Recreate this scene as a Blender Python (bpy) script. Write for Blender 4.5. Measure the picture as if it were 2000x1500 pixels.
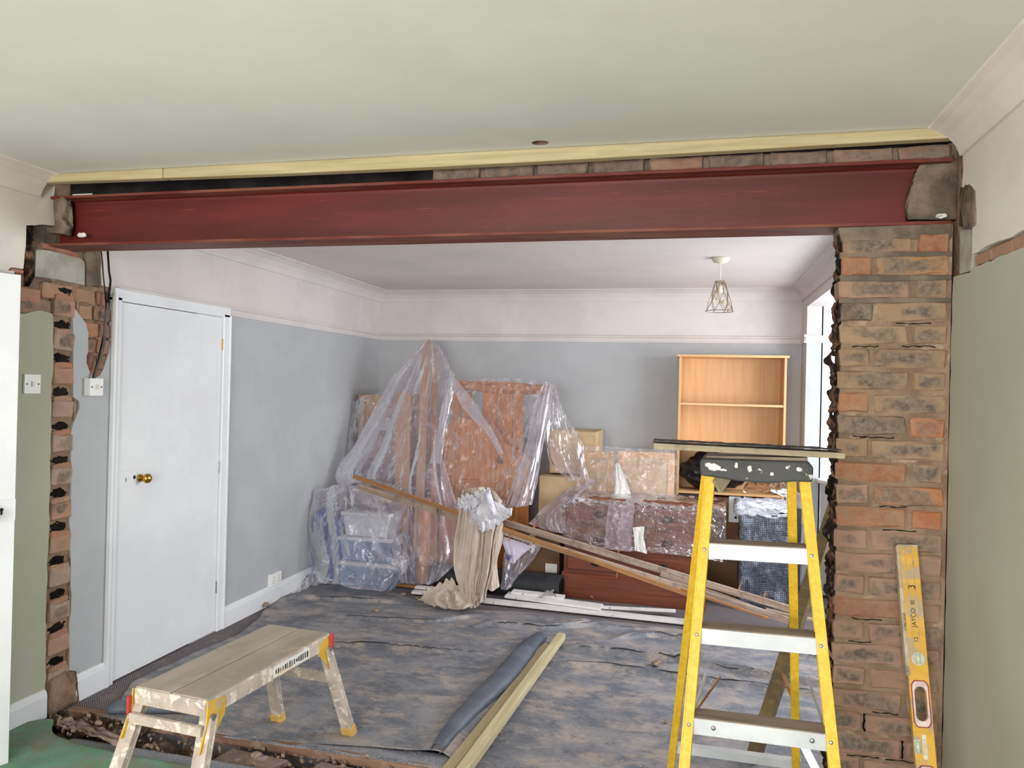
import bpy, bmesh, math, random
import numpy as np
from mathutils import Vector, Matrix, Euler
random.seed(7); RNG = np.random.RandomState(5)
for o in list(bpy.data.objects): bpy.data.objects.remove(o)
SC = bpy.context.scene; COL = SC.collection
PI = math.pi; R = math.radians

# ------------------------------------------------------------------ camera, world, light, exposure
F_PX, YAW, PITCH, ROLL, CAM_H = 1483.59, .2365, .0036, .0237, 1.5734
_f = Vector((-math.sin(YAW)*math.cos(PITCH), math.cos(YAW)*math.cos(PITCH), math.sin(PITCH)))
_r = Vector((math.cos(YAW), math.sin(YAW), 0)); _u = _r.cross(_f)
CR = _r*math.cos(ROLL)+_u*math.sin(ROLL); CU = -_r*math.sin(ROLL)+_u*math.cos(ROLL); CF = _f
CP = Vector((0, 0, CAM_H))
cd = bpy.data.cameras.new('camera'); cam = bpy.data.objects.new('camera', cd); COL.objects.link(cam)
cd.sensor_width = 36; cd.lens = 36*F_PX/2000; cd.clip_start = .05
cam.matrix_world = Matrix(((CR.x, CU.x, -CF.x, 0), (CR.y, CU.y, -CF.y, 0), (CR.z, CU.z, -CF.z, CAM_H), (0, 0, 0, 1)))
SC.camera = cam
SC.view_settings.view_transform = 'Standard'; SC.view_settings.look = 'None'
SC.view_settings.gamma = 1; SC.view_settings.use_curve_mapping = False
SC.view_settings.exposure = 0.45
W = bpy.data.worlds.new('world'); SC.world = W; W.use_nodes = True
W.node_tree.nodes['Background'].inputs[0].default_value = (.82, .9, 1, 1)
W.node_tree.nodes['Background'].inputs[1].default_value = 1.6
def area(name, loc, rot, sx, sy, power, col):
    l = bpy.data.lights.new(name, 'AREA'); l.shape = 'RECTANGLE'; l.size = sx; l.size_y = sy; l.energy = power; l.color = col
    o = bpy.data.objects.new(name, l); COL.objects.link(o); o.location = loc; o.rotation_euler = rot; return o
area('daylight_bay', (2.0, 4.75, 1.65), (0, R(86), 0), 1.5, 1.9, 97, (.93, .96, 1))
area('daylight_bay_side', (1.86, 6.30, 1.6), (0, R(88), R(45)), 1.4, .8, 10, (.92, .96, 1))
area('daylight_front', (-.9, -2.45, 1.55), (R(94), 0, 0), 2.6, 1.5, 190, (1, .985, .97))

def at(px, py, **k):
    """point of the room that lies on the plane X=, Y= or Z="""
    d = CR*((px-1000)/F_PX)+CU*((750-py)/F_PX)+CF
    (a, v), = k.items(); i = 'XYZ'.index(a)
    return CP+d*((v-CP[i])/d[i])
XL, XR, YB, YF, YK, CE, CE2 = -2.884, .847, 6.637, 2.874, 3.0, 2.474, 2.435

# ------------------------------------------------------------------ materials
def lin(c):
    return tuple(((x/255)/12.92 if x/255 <= .04045 else ((x/255+.055)/1.055)**2.4) for x in c)+(1,)
class NT:
    def __init__(s, name):
        s.m = bpy.data.materials.new(name); s.m.use_nodes = True; s.t = s.m.node_tree; s.t.nodes.clear()
        s.out = s.n('ShaderNodeOutputMaterial')
    def n(s, typ, **k):
        x = s.t.nodes.new(typ)
        for a, b in k.items(): setattr(x, a, b)
        return x
    def l(s, a, b): s.t.links.new(a, b)
    def val(s, sock, v):
        if hasattr(v, 'is_linked') or isinstance(v, bpy.types.NodeSocket): s.l(v, sock)
        else: sock.default_value = v
    def math(s, op, a, b=0, clamp=False):
        x = s.n('ShaderNodeMath', operation=op, use_clamp=clamp); s.val(x.inputs[0], a); s.val(x.inputs[1], b); return x.outputs[0]
    def coords(s, scale=(1, 1, 1), kind='Object', rnd=False):
        tc = s.n('ShaderNodeTexCoord'); mp = s.n('ShaderNodeMapping'); s.l(tc.outputs[kind], mp.inputs[0]); mp.inputs['Scale'].default_value = scale
        if rnd:
            oi = s.n('ShaderNodeObjectInfo'); cx = s.n('ShaderNodeCombineXYZ')
            r = s.math('MULTIPLY', oi.outputs['Random'], 37.0); s.l(r, cx.inputs[0]); s.l(r, cx.inputs[1]); s.l(cx.outputs[0], mp.inputs['Location'])
        return mp.outputs[0]
    def noise(s, vec, scale=5, detail=5, rough=.55, dist=0):
        x = s.n('ShaderNodeTexNoise'); s.l(vec, x.inputs['Vector']); x.inputs['Scale'].default_value = scale
        x.inputs['Detail'].default_value = detail; x.inputs['Roughness'].default_value = rough; x.inputs['Distortion'].default_value = dist
        return x.outputs['Fac']
    def ramp(s, fac, lo, hi):
        x = s.n('ShaderNodeMapRange'); x.interpolation_type = 'SMOOTHSTEP'; s.l(fac, x.inputs[0]); x.inputs[1].default_value = lo; x.inputs[2].default_value = hi
        return x.outputs[0]
    def mix(s, fac, a, b):
        x = s.n('ShaderNodeMix', data_type='RGBA'); s.val(x.inputs[0], fac); s.val(x.inputs[6], a); s.val(x.inputs[7], b); return x.outputs[2]
    def bsdf(s, col, rough=.6, metal=0, spec=.5, bump=None, bs=.3, bd=.01, **k):
        p = s.n('ShaderNodeBsdfPrincipled'); s.val(p.inputs['Base Color'], col); s.val(p.inputs['Roughness'], rough)
        s.val(p.inputs['Metallic'], metal); p.inputs['Specular IOR Level'].default_value = spec
        for a, b in k.items(): s.val(p.inputs[a.replace('_', ' ')], b)
        if bump is not None:
            b = s.n('ShaderNodeBump'); s.l(bump, b.inputs['Height']); b.inputs['Strength'].default_value = bs; b.inputs['Distance'].default_value = bd
            s.l(b.outputs[0], p.inputs['Normal'])
        s.l(p.outputs[0], s.out.inputs[0]); s.p = p; return s.m
def M(name, c1, c2=None, scale=3, lo=.4, hi=.6, rough=.7, metal=0, spec=.4, stretch=(1, 1, 1), bs=.25, bscale=60, bd=.004, spots=None, sscale=9, slo=.6, shi=.66, smax=1, rnd=False, dist=0):
    t = NT(name); v = t.coords(stretch, rnd=rnd); c = lin(c1)
    if c2: c = t.mix(t.ramp(t.noise(v, scale, 6, .6, dist), lo, hi), lin(c1), lin(c2))
    if spots: c = t.mix(t.math('MULTIPLY', t.ramp(t.noise(t.coords((1, 1, 1), rnd=rnd), sscale, 7, .65, .4), slo, shi), smax), c, lin(spots))
    return t.bsdf(c, rough, metal, spec, bump=t.noise(v, bscale, 5), bs=bs, bd=bd)
m_ceil = M('ceiling_paint', (226, 227, 220), (220, 221, 214), 1.2, rough=.9, spec=.2, bs=.1, bscale=4, bd=.01)
m_ceil2 = M('ceiling_paint_back', (220, 212, 208), (213, 206, 202), 1.5, rough=.9, spec=.2, bs=.05)
m_white = M('wall_white', (226, 220, 210), (216, 209, 199), 2, rough=.85, spec=.25, bs=.12, spots=(196, 180, 160), sscale=5, slo=.68, shi=.78, smax=.5)
m_white2 = M('wall_white_back', (216, 209, 206), (208, 201, 198), 2, rough=.85, spec=.25, bs=.08)
m_grey = M('wall_grey_paint', (182, 184, 187), (176, 178, 181), 2, rough=.7, spec=.3, bs=.08)
m_green = M('wall_green_paint', (180, 181, 162), (172, 172, 152), 1.3, lo=.35, hi=.7, rough=.75, spec=.3, bs=.1, bscale=90, bd=.002)
m_gloss = M('white_gloss', (233, 235, 238), (226, 228, 232), 2, rough=.35, spec=.5, bs=.05, bscale=15)
m_dirtygloss = M('dirty_white_gloss', (236, 232, 232), (210, 200, 196), 6, lo=.5, hi=.7, rough=.45, bs=.2, spots=(95, 85, 80), sscale=18, slo=.68, shi=.72)
m_mortar = M('mortar', (152, 128, 106), (128, 106, 88), 6, rough=.95, spec=.15, bs=.8, bscale=35, bd=.012, spots=(170, 148, 124), sscale=10, slo=.55, shi=.66)
m_dkmortar = M('new_mortar', (130, 116, 100), (100, 90, 78), 7, rough=.95, spec=.15, bs=.8, bscale=30, bd=.01)
m_void = M('soot_and_shade_black', (42, 38, 36), (26, 23, 22), 5, rough=1, spec=.1, bs=.6)  # soot black, also used as painted shade in gaps
m_block = M('concrete_padstone', (176, 172, 162), (158, 153, 143), 9, rough=.95, spec=.15, bs=.5, bscale=70, spots=(120, 110, 98), sscale=20, slo=.68, shi=.74)
def brick_mat(name, soot=1.0, film=.45):
    t = NT(name); oi = t.n('ShaderNodeObjectInfo'); v = t.coords(rnd=True)
    g = t.n('ShaderNodeTexCoord'); sx = t.n('ShaderNodeSeparateXYZ'); t.l(g.outputs['Generated'], sx.inputs[0])
    dx = t.math('ABSOLUTE', t.math('SUBTRACT', sx.outputs[0], .5)); dz = t.math('ABSOLUTE', t.math('SUBTRACT', sx.outputs[2], .5))
    d = t.math('MAXIMUM', t.math('MULTIPLY', dx, .85), t.math('MULTIPLY', dz, 1.0))
    n1 = t.noise(v, 9, 3, .55, .3)
    a = t.math('ADD', t.math('SUBTRACT', .35, d), t.math('MULTIPLY', t.math('SUBTRACT', n1, .5), 1.5))
    soot_f = t.math('MULTIPLY', t.ramp(a, -.06, .22), t.math('MULTIPLY', t.ramp(oi.outputs['Alpha'], 0, 1), soot*.92))
    n2 = t.noise(v, 60, 6, .7)
    sootc = t.mix(t.ramp(n2, .35, .7), lin((72, 70, 68)), lin((134, 124, 112)))
    base = t.mix(t.math('MULTIPLY', t.ramp(t.noise(v, 20, 6, .65), .35, .7), .6), oi.outputs['Color'], lin((168, 140, 116)))
    base = t.mix(t.math('MULTIPLY', t.ramp(t.noise(v, 110, 3, .6), .58, .72), .5), base, lin((112, 84, 68)))
    c = t.mix(soot_f, base, sootc)
    c = t.mix(t.math('MULTIPLY', t.ramp(t.noise(v, 9, 7, .7), .42, .66), film), c, lin((160, 136, 112)))
    h = t.math('ADD', n2, t.math('MULTIPLY', n1, 2))
    return t.bsdf(c, .93, 0, .15, bump=h, bs=.6, bd=.005)
m_brick = brick_mat('old_brick')
m_brickdk = brick_mat('sooty_brick', 1.0, .25)
m_jag = M('broken_brick_edge', (44, 38, 35), (128, 96, 76), 16, lo=.42, hi=.62, rough=1, spec=.1, bs=1, bscale=60, bd=.01, spots=(20, 18, 18), sscale=12, slo=.5, shi=.6)
# red oxide steel
t = NT('red_oxide_steel'); v = t.coords((.35, 3, 3)); c = t.mix(t.ramp(t.noise(v, 3, 6, .6), .35, .7), lin((80, 23, 15)), lin((104, 34, 22)))
c = t.mix(t.math('MULTIPLY', t.ramp(t.noise(t.coords((1.2, 30, 30)), 4, 5, .6), .66, .74), .5), c, lin((168, 88, 66)))
c = t.mix(t.math('MULTIPLY', t.ramp(t.noise(t.coords((1, 1, 1)), 6, 8, .75), .66, .74), .55), c, lin((140, 108, 90)))
m_steel = t.bsdf(c, .48, 0, .45, bump=t.noise(v, 40, 4), bs=.1, bd=.003)
t = NT('flange_dusty_red'); v = t.coords((.5, 3, 3)); c = t.mix(t.ramp(t.noise(v, 4, 6, .65), .4, .62), lin((100, 38, 29)), lin((122, 72, 58)))
m_flange = t.bsdf(c, .6, 0, .35, bump=t.noise(v, 60, 4), bs=.15, bd=.003)
def wood(name, a, b, ax=0, rough=.6, sc=1.0, knots=None, dirt=None, rnd=True, bs=.15):
    st = [14*sc]*3; st[ax] = .8*sc
    t = NT(name); v = t.coords(tuple(st), rnd=rnd)
    c = t.mix(t.ramp(t.noise(v, 3, 6, .6, .6), .32, .68), lin(a), lin(b))
    if knots: c = t.mix(t.ramp(t.noise(t.coords((1, 1, 1), rnd=rnd), 7, 1), .74, .77), c, lin(knots))
    if dirt: c = t.mix(t.math('MULTIPLY', t.ramp(t.noise(t.coords((1, 1, 1), rnd=rnd), 10, 8, .75), .48, .66), .8), c, lin(dirt))
    return t.bsdf(c, rough, 0, .35, bump=t.noise(v, 8, 5), bs=bs, bd=.003)
m_fresh = wood('fresh_treated_timber', (190, 177, 140), (170, 156, 116), 0, knots=(120, 84, 50))
m_freshz = wood('treated_batten', (206, 196, 160), (182, 172, 130), 0, knots=(120, 96, 60))
m_pine = wood('orange_pine', (206, 140, 78), (176, 106, 52), 2, .45, knots=(110, 60, 30))
m_pinex = wood('orange_pine_rail', (200, 132, 70), (164, 96, 46), 0, .4, knots=(100, 55, 28))
m_pale = wood('pale_board', (206, 164, 118), (190, 144, 98), 2, .6)
m_beech = wood('beech_effect', (214, 170, 122), (204, 158, 108), 2, .45, sc=.7, bs=.04)
m_beechx = wood('beech_shelf', (220, 178, 130), (210, 166, 116), 0, .45, sc=.7, bs=.04)
m_mahog = wood('mahogany', (128, 72, 50), (104, 54, 36), 0, .35, bs=.06)
m_lath = wood('old_dusty_board', (186, 166, 152), (150, 128, 110), 0, .85, dirt=(120, 104, 92))
m_lathbr = wood('split_softwood', (176, 128, 84), (142, 98, 62), 0, .8, dirt=(150, 120, 96))
m_thresh = wood('threshold_timber', (150, 118, 98), (116, 88, 72), 0, .85, dirt=(160, 138, 124))
m_olive = wood('weathered_prop', (128, 112, 78), (104, 90, 62), 2, .85, dirt=(88, 76, 60))
m_plank = wood('grimy_plank', (176, 164, 138), (150, 140, 118), 0, .85, dirt=(120, 112, 96))
m_planktop = M('grimy_plank_top', (92, 86, 78), (60, 56, 52), 20, rough=.95, bs=.6)
m_metalw = M('paint_spattered_aluminium', (196, 182, 170), (172, 160, 150), 12, rough=.6, metal=.0, spec=.4, bs=.4, bscale=40, spots=(226, 216, 204), sscale=22, slo=.52, shi=.62)
m_deck = M('dusty_deck', (178, 168, 156), (162, 152, 140), 5, rough=.85, spec=.2, bs=.25, bscale=40, stretch=(1, .25, 1), spots=(186, 174, 158), sscale=9, slo=.52, shi=.66, smax=.6)
m_alu = M('ladder_aluminium', (214, 218, 222), (196, 200, 206), 4, rough=.45, metal=.25, spec=.5, bs=.1, spots=(186, 176, 164), sscale=14, slo=.64, shi=.74, smax=.7)
m_dust = M('dusty_tread', (150, 136, 124), (128, 116, 104), 10, rough=.95, spec=.2, bs=.5, bscale=90, stretch=(.4, 3, 3))
m_yel = M('fibreglass_yellow', (230, 190, 58), (220, 174, 42), 60, rough=.5, spec=.4, bs=.1, bscale=200, bd=.001, spots=(222, 196, 132), sscale=7, slo=.58, shi=.72, smax=.85)
m_yelb = M('yellow_bracket', (222, 178, 60), (206, 160, 50), 8, rough=.55, spots=(186, 168, 140), sscale=26, slo=.52, shi=.6, smax=.9)
m_foot = M('yellow_foot', (214, 178, 104), (196, 158, 84), 10, rough=.75, bs=.3)
m_red = M('red_plastic', (190, 62, 56), (168, 60, 54), 10, rough=.5, spots=(190, 160, 140), sscale=30, slo=.6, shi=.68)
m_blackpl = M('paint_flecked_black_plastic', (66, 66, 66), (54, 54, 54), 5, rough=.6, spots=(206, 202, 190), sscale=24, slo=.635, shi=.65, bs=.2)
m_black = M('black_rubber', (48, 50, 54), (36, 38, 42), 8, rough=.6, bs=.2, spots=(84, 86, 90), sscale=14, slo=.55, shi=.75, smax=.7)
m_bag = M('black_bin_bag', (22, 22, 26), (14, 14, 16), 5, rough=.28, spec=.4, bs=.8, bscale=7, bd=.03, stretch=(1, 1, .5))
m_dark = M('dark_metal', (40, 40, 42), (30, 30, 32), 5, rough=.5, metal=.5)
m_grain = M('cable_grey', (96, 94, 94), (80, 78, 78), 5, rough=.6)
m_rose = M('cream_plastic', (222, 216, 196), None, rough=.5)
m_switch = M('white_plastic', (238, 238, 236), None, rough=.35, bs=0)
t = NT('brass'); m_brass = t.bsdf(lin((200, 160, 80)), .22, 1, .5)
t = NT('rivet_steel'); m_rivet = t.bsdf(lin((170, 168, 166)), .35, .9, .5)
m_wire = M('aged_brass_wire', (120, 108, 82), None, rough=.4, metal=.6)
t = NT('crystal_drops'); gl = t.n('ShaderNodeBsdfGlass'); gl.inputs['Color'].default_value = lin((240, 226, 200)); tr = t.n('ShaderNodeBsdfDiffuse'); tr.inputs[0].default_value = lin((226, 212, 186))
mx = t.n('ShaderNodeMixShader'); mx.inputs[0].default_value = .5; t.l(gl.outputs[0], mx.inputs[1]); t.l(tr.outputs[0], mx.inputs[2]); t.l(mx.outputs[0], t.out.inputs[0]); m_cryst = t.m
m_card = M('cardboard', (176, 142, 106), (164, 130, 96), 4, rough=.85, bs=.1)
m_cardlt = M('cardboard_pale', (196, 170, 134), (186, 158, 122), 4, rough=.85, bs=.1)
m_carddk = M('cardboard_dark', (112, 84, 58), (100, 74, 50), 4, rough=.85, bs=.1)
m_label = M('paper_label', (226, 224, 220), None, rough=.7)
m_blue = M('blue_plastic', (28, 96, 172), (22, 84, 158), 4, rough=.4)
m_binblue = M('pale_blue_bin', (140, 176, 200), (116, 156, 184), 3, rough=.25, spots=(70, 110, 130), sscale=5, slo=.5, shi=.62)
m_binlid = M('bin_lid', (206, 214, 214), None, rough=.35)
m_contents = M('packed_bag', (170, 160, 154), (130, 118, 110), 6, rough=.7, bs=.6, bscale=12, bd=.02)
m_cloth = M('cotton_dust_sheet', (212, 198, 186), (198, 184, 172), 6, rough=.95, spec=.1, bs=.3, bscale=220, bd=.002)
m_clothw = M('white_cotton', (222, 220, 226), (206, 204, 212), 6, rough=.95, spec=.1, bs=.3, bscale=120, spots=(160, 156, 150), sscale=12, slo=.62, shi=.72, smax=.7)
m_clothl = M('lilac_cotton', (206, 198, 216), (196, 188, 208), 6, rough=.95, spec=.1, bs=.3, bscale=120)
m_ink = M('blue_ink', (72, 60, 140), None, rough=.8)
m_textk = M('black_print', (50, 44, 40), None, rough=.7)
m_vial = M('vial_green', (196, 214, 190), None, rough=.15, spec=.7)
m_vialw = M('vial_block', (206, 200, 186), (180, 168, 150), 20, rough=.5)
m_gripw = M('pink_white_grip', (228, 208, 204), (204, 180, 176), 30, rough=.6)
m_gripr = M('grip_red', (150, 44, 58), None, rough=.6)
m_lvl = M('level_yellow', (224, 176, 66), (206, 160, 60), 10, rough=.55, spots=(176, 156, 132), sscale=16, slo=.5, shi=.62, smax=.9, stretch=(1, 1, .3))
m_lvlgrey = M('level_dirty_side', (196, 178, 156), (168, 150, 128), 12, rough=.7, spots=(110, 92, 76), sscale=24, slo=.6, shi=.68)
# floor coverings
t = NT('ribbed_carpet'); v = t.coords(); w = t.n('ShaderNodeTexWave', wave_type='BANDS', bands_direction='DIAGONAL'); t.l(v, w.inputs[0]); w.inputs['Scale'].default_value = 48; w.inputs['Distortion'].default_value = 1.5
c = t.mix(w.outputs['Fac'], lin((88, 82, 84)), lin((140, 132, 134))); c = t.mix(t.math('MULTIPLY', t.ramp(t.noise(v, 7, 8, .7), .5, .7), .5), c, lin((160, 142, 128)))
m_carpet = t.bsdf(c, .95, 0, .1, bump=w.outputs['Fac'], bs=.6, bd=.004)
t = NT('dusty_membrane'); v = t.coords((.85, 1.1, 1))
c = t.mix(t.ramp(t.noise(v, 3.6, 10, .76, .2), .40, .62), lin((104, 108, 118)), lin((142, 141, 145)))
c = t.mix(t.math('MULTIPLY', t.ramp(t.noise(t.coords((.9, 1.5, 1)), 4.2, 12, .82, .25), .47, .60), .72), c, lin((178, 163, 152)))
c = t.mix(t.math('MULTIPLY', t.ramp(t.noise(v, 11, 8, .75), .55, .66), .6), c, lin((78, 82, 96)))
c = t.mix(t.ramp(t.noise(v, 34, 2, .5), .765, .785), c, lin((206, 190, 176)))
m_memb = t.bsdf(c, .62, 0, .35, bump=t.noise(v, 14, 8, .7), bs=.5, bd=.012)
m_fold = M('clean_membrane', (98, 104, 116), (84, 90, 102), 5, rough=.5, spec=.4, bs=.4, bscale=12, bd=.01, spots=(140, 124, 112), sscale=6, slo=.64, shi=.76, smax=.5)
t = NT('green_floor_sheet'); v = t.coords(); c = t.mix(t.ramp(t.noise(v, 3, 6, .6), .4, .65), lin((98, 142, 114)), lin((116, 156, 130)))
c = t.mix(t.math('MULTIPLY', t.ramp(t.noise(v, 5, 9, .75, .3), .44, .6), .8), c, lin((128, 122, 104))); c = t.mix(t.ramp(t.noise(v, 40, 2), .74, .76), c, lin((220, 214, 200)))
m_greenfl = t.bsdf(c, .6, 0, .3, bump=t.noise(v, 6, 6), bs=.5, bd=.01)
m_rubble = M('rubble_earth', (112, 94, 82), (76, 62, 54), 14, rough=1, spec=.1, bs=1, bscale=45, bd=.02, spots=(150, 128, 112), sscale=30, slo=.58, shi=.66)
m_stone = M('mortar_crumb', (158, 138, 122), (116, 98, 86), 20, rough=1, spec=.1, bs=.6)
m_screed = M('dusty_boards', (150, 130, 118), (120, 104, 94), 5, rough=.95, spec=.15, bs=.5, spots=(176, 160, 150), sscale=12, slo=.55, shi=.68)
t = NT('underlay_weave'); v = t.coords(); vo = t.n('ShaderNodeTexVoronoi'); t.l(v, vo.inputs['Vector']); vo.inputs['Scale'].default_value = 130; vo.inputs['Randomness'].default_value = .3
c = t.mix(t.ramp(vo.outputs['Distance'], .25, .6), lin((172, 172, 178)), lin((92, 94, 104)))
c = t.mix(t.math('MULTIPLY', t.ramp(t.noise(v, 9, 6, .7), .5, .66), .5), c, lin((160, 150, 144)))
m_weave = t.bsdf(c, .6, 0, .3, bump=vo.outputs['Distance'], bs=.6, bd=.004)
def plastic(name, base=.27, tint=(214, 204, 222), fold=.45, rough=.16, sc=1.0, bstr=.35):
    t = NT(name); v = t.coords((1, 1, .28)); v2 = t.coords((1, 1, 1))
    n1 = t.noise(v, 10*sc, 4, .5, .5); n2 = t.noise(v2, 5*sc, 5, .6, 1.2)
    ridge = t.math('SUBTRACT', 1, t.math('MULTIPLY', t.math('ABSOLUTE', t.math('SUBTRACT', n1, .5)), 9), True)
    lw = t.n('ShaderNodeLayerWeight'); lw.inputs['Blend'].default_value = .35
    a = t.math('ADD', base, t.math('MULTIPLY', t.math('POWER', lw.outputs['Facing'], 1.5), fold))
    a = t.math('ADD', a, t.math('MULTIPLY', t.math('MULTIPLY', ridge, t.ramp(n2, .4, .65)), .30), True)
    h = t.math('ADD', t.math('MULTIPLY', n1, 1.0), t.math('MULTIPLY', n2, 1.5))
    b = t.n('ShaderNodeBump'); t.l(h, b.inputs['Height']); b.inputs['Strength'].default_value = bstr; b.inputs['Distance'].default_value = .03
    d = t.n('ShaderNodeBsdfDiffuse'); d.inputs[0].default_value = lin(tint); t.l(b.outputs[0], d.inputs['Normal'])
    tl = t.n('ShaderNodeBsdfTranslucent'); tl.inputs[0].default_value = lin(tint)
    m1 = t.n('ShaderNodeMixShader'); m1.inputs[0].default_value = .35; t.l(d.outputs[0], m1.inputs[1]); t.l(tl.outputs[0], m1.inputs[2])
    tp = t.n('ShaderNodeBsdfTransparent'); tp.inputs[0].default_value = (.97, .96, .98, 1)
    m2 = t.n('ShaderNodeMixShader'); t.l(a, m2.inputs[0]); t.l(tp.outputs[0], m2.inputs[1]); t.l(m1.outputs[0], m2.inputs[2])
    g = t.n('ShaderNodeBsdfGlossy'); g.inputs['Roughness'].default_value = rough; t.l(b.outputs[0], g.inputs['Normal']); g.inputs[0].default_value = (.9, .9, .92, 1)
    fr = t.n('ShaderNodeFresnel'); fr.inputs[0].default_value = 1.5; t.l(b.outputs[0], fr.inputs['Normal'])
    m3 = t.n('ShaderNodeMixShader'); t.l(t.math('MULTIPLY', fr.outputs[0], 1.0, True), m3.inputs[0]); t.l(m2.outputs[0], m3.inputs[1]); t.l(g.outputs[0], m3.inputs[2])
    t.l(m3.outputs[0], t.out.inputs[0]); return t.m
m_pl = plastic('polythene')
m_pl2 = plastic('thin_polythene', .16, (224, 214, 220), .4, .12, 1.3)
m_pl3 = plastic('crinkled_film', .08, (226, 216, 222), .3, .10, 1.8, .6)
m_plhem = plastic('polythene_hem', .42, (222, 214, 226), .4)
t = NT('bubble_wrap'); v = t.coords(); vo = t.n('ShaderNodeTexVoronoi'); t.l(v, vo.inputs['Vector']); vo.inputs['Scale'].default_value = 75; vo.inputs['Randomness'].default_value = .12
nz = t.noise(v, 6, 6, .65, .8)
c = t.mix(t.ramp(nz, .45, .68), lin((84, 92, 110)), lin((176, 184, 200))); c = t.mix(t.math('MULTIPLY', t.ramp(vo.outputs['Distance'], .2, .6), .8), c, lin((30, 34, 46)))
h = t.math('ADD', t.math('MULTIPLY', vo.outputs['Distance'], -.5), t.math('MULTIPLY', nz, 2))
m_bubble = t.bsdf(c, .22, 0, .8, bump=h, bs=.9, bd=.012)
m_bubblew = M('white_foam_wrap', (222, 224, 230), (196, 200, 210), 12, rough=.35, spec=.6, bs=.8, bscale=20, bd=.02)
t = NT('window_pane'); tp = t.n('ShaderNodeBsdfTransparent'); g = t.n('ShaderNodeBsdfGlossy'); g.inputs['Roughness'].default_value = .02; mx = t.n('ShaderNodeMixShader'); mx.inputs[0].default_value = .06
t.l(tp.outputs[0], mx.inputs[1]); t.l(g.outputs[0], mx.inputs[2]); t.l(mx.outputs[0], t.out.inputs[0]); m_pane = t.m

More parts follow.
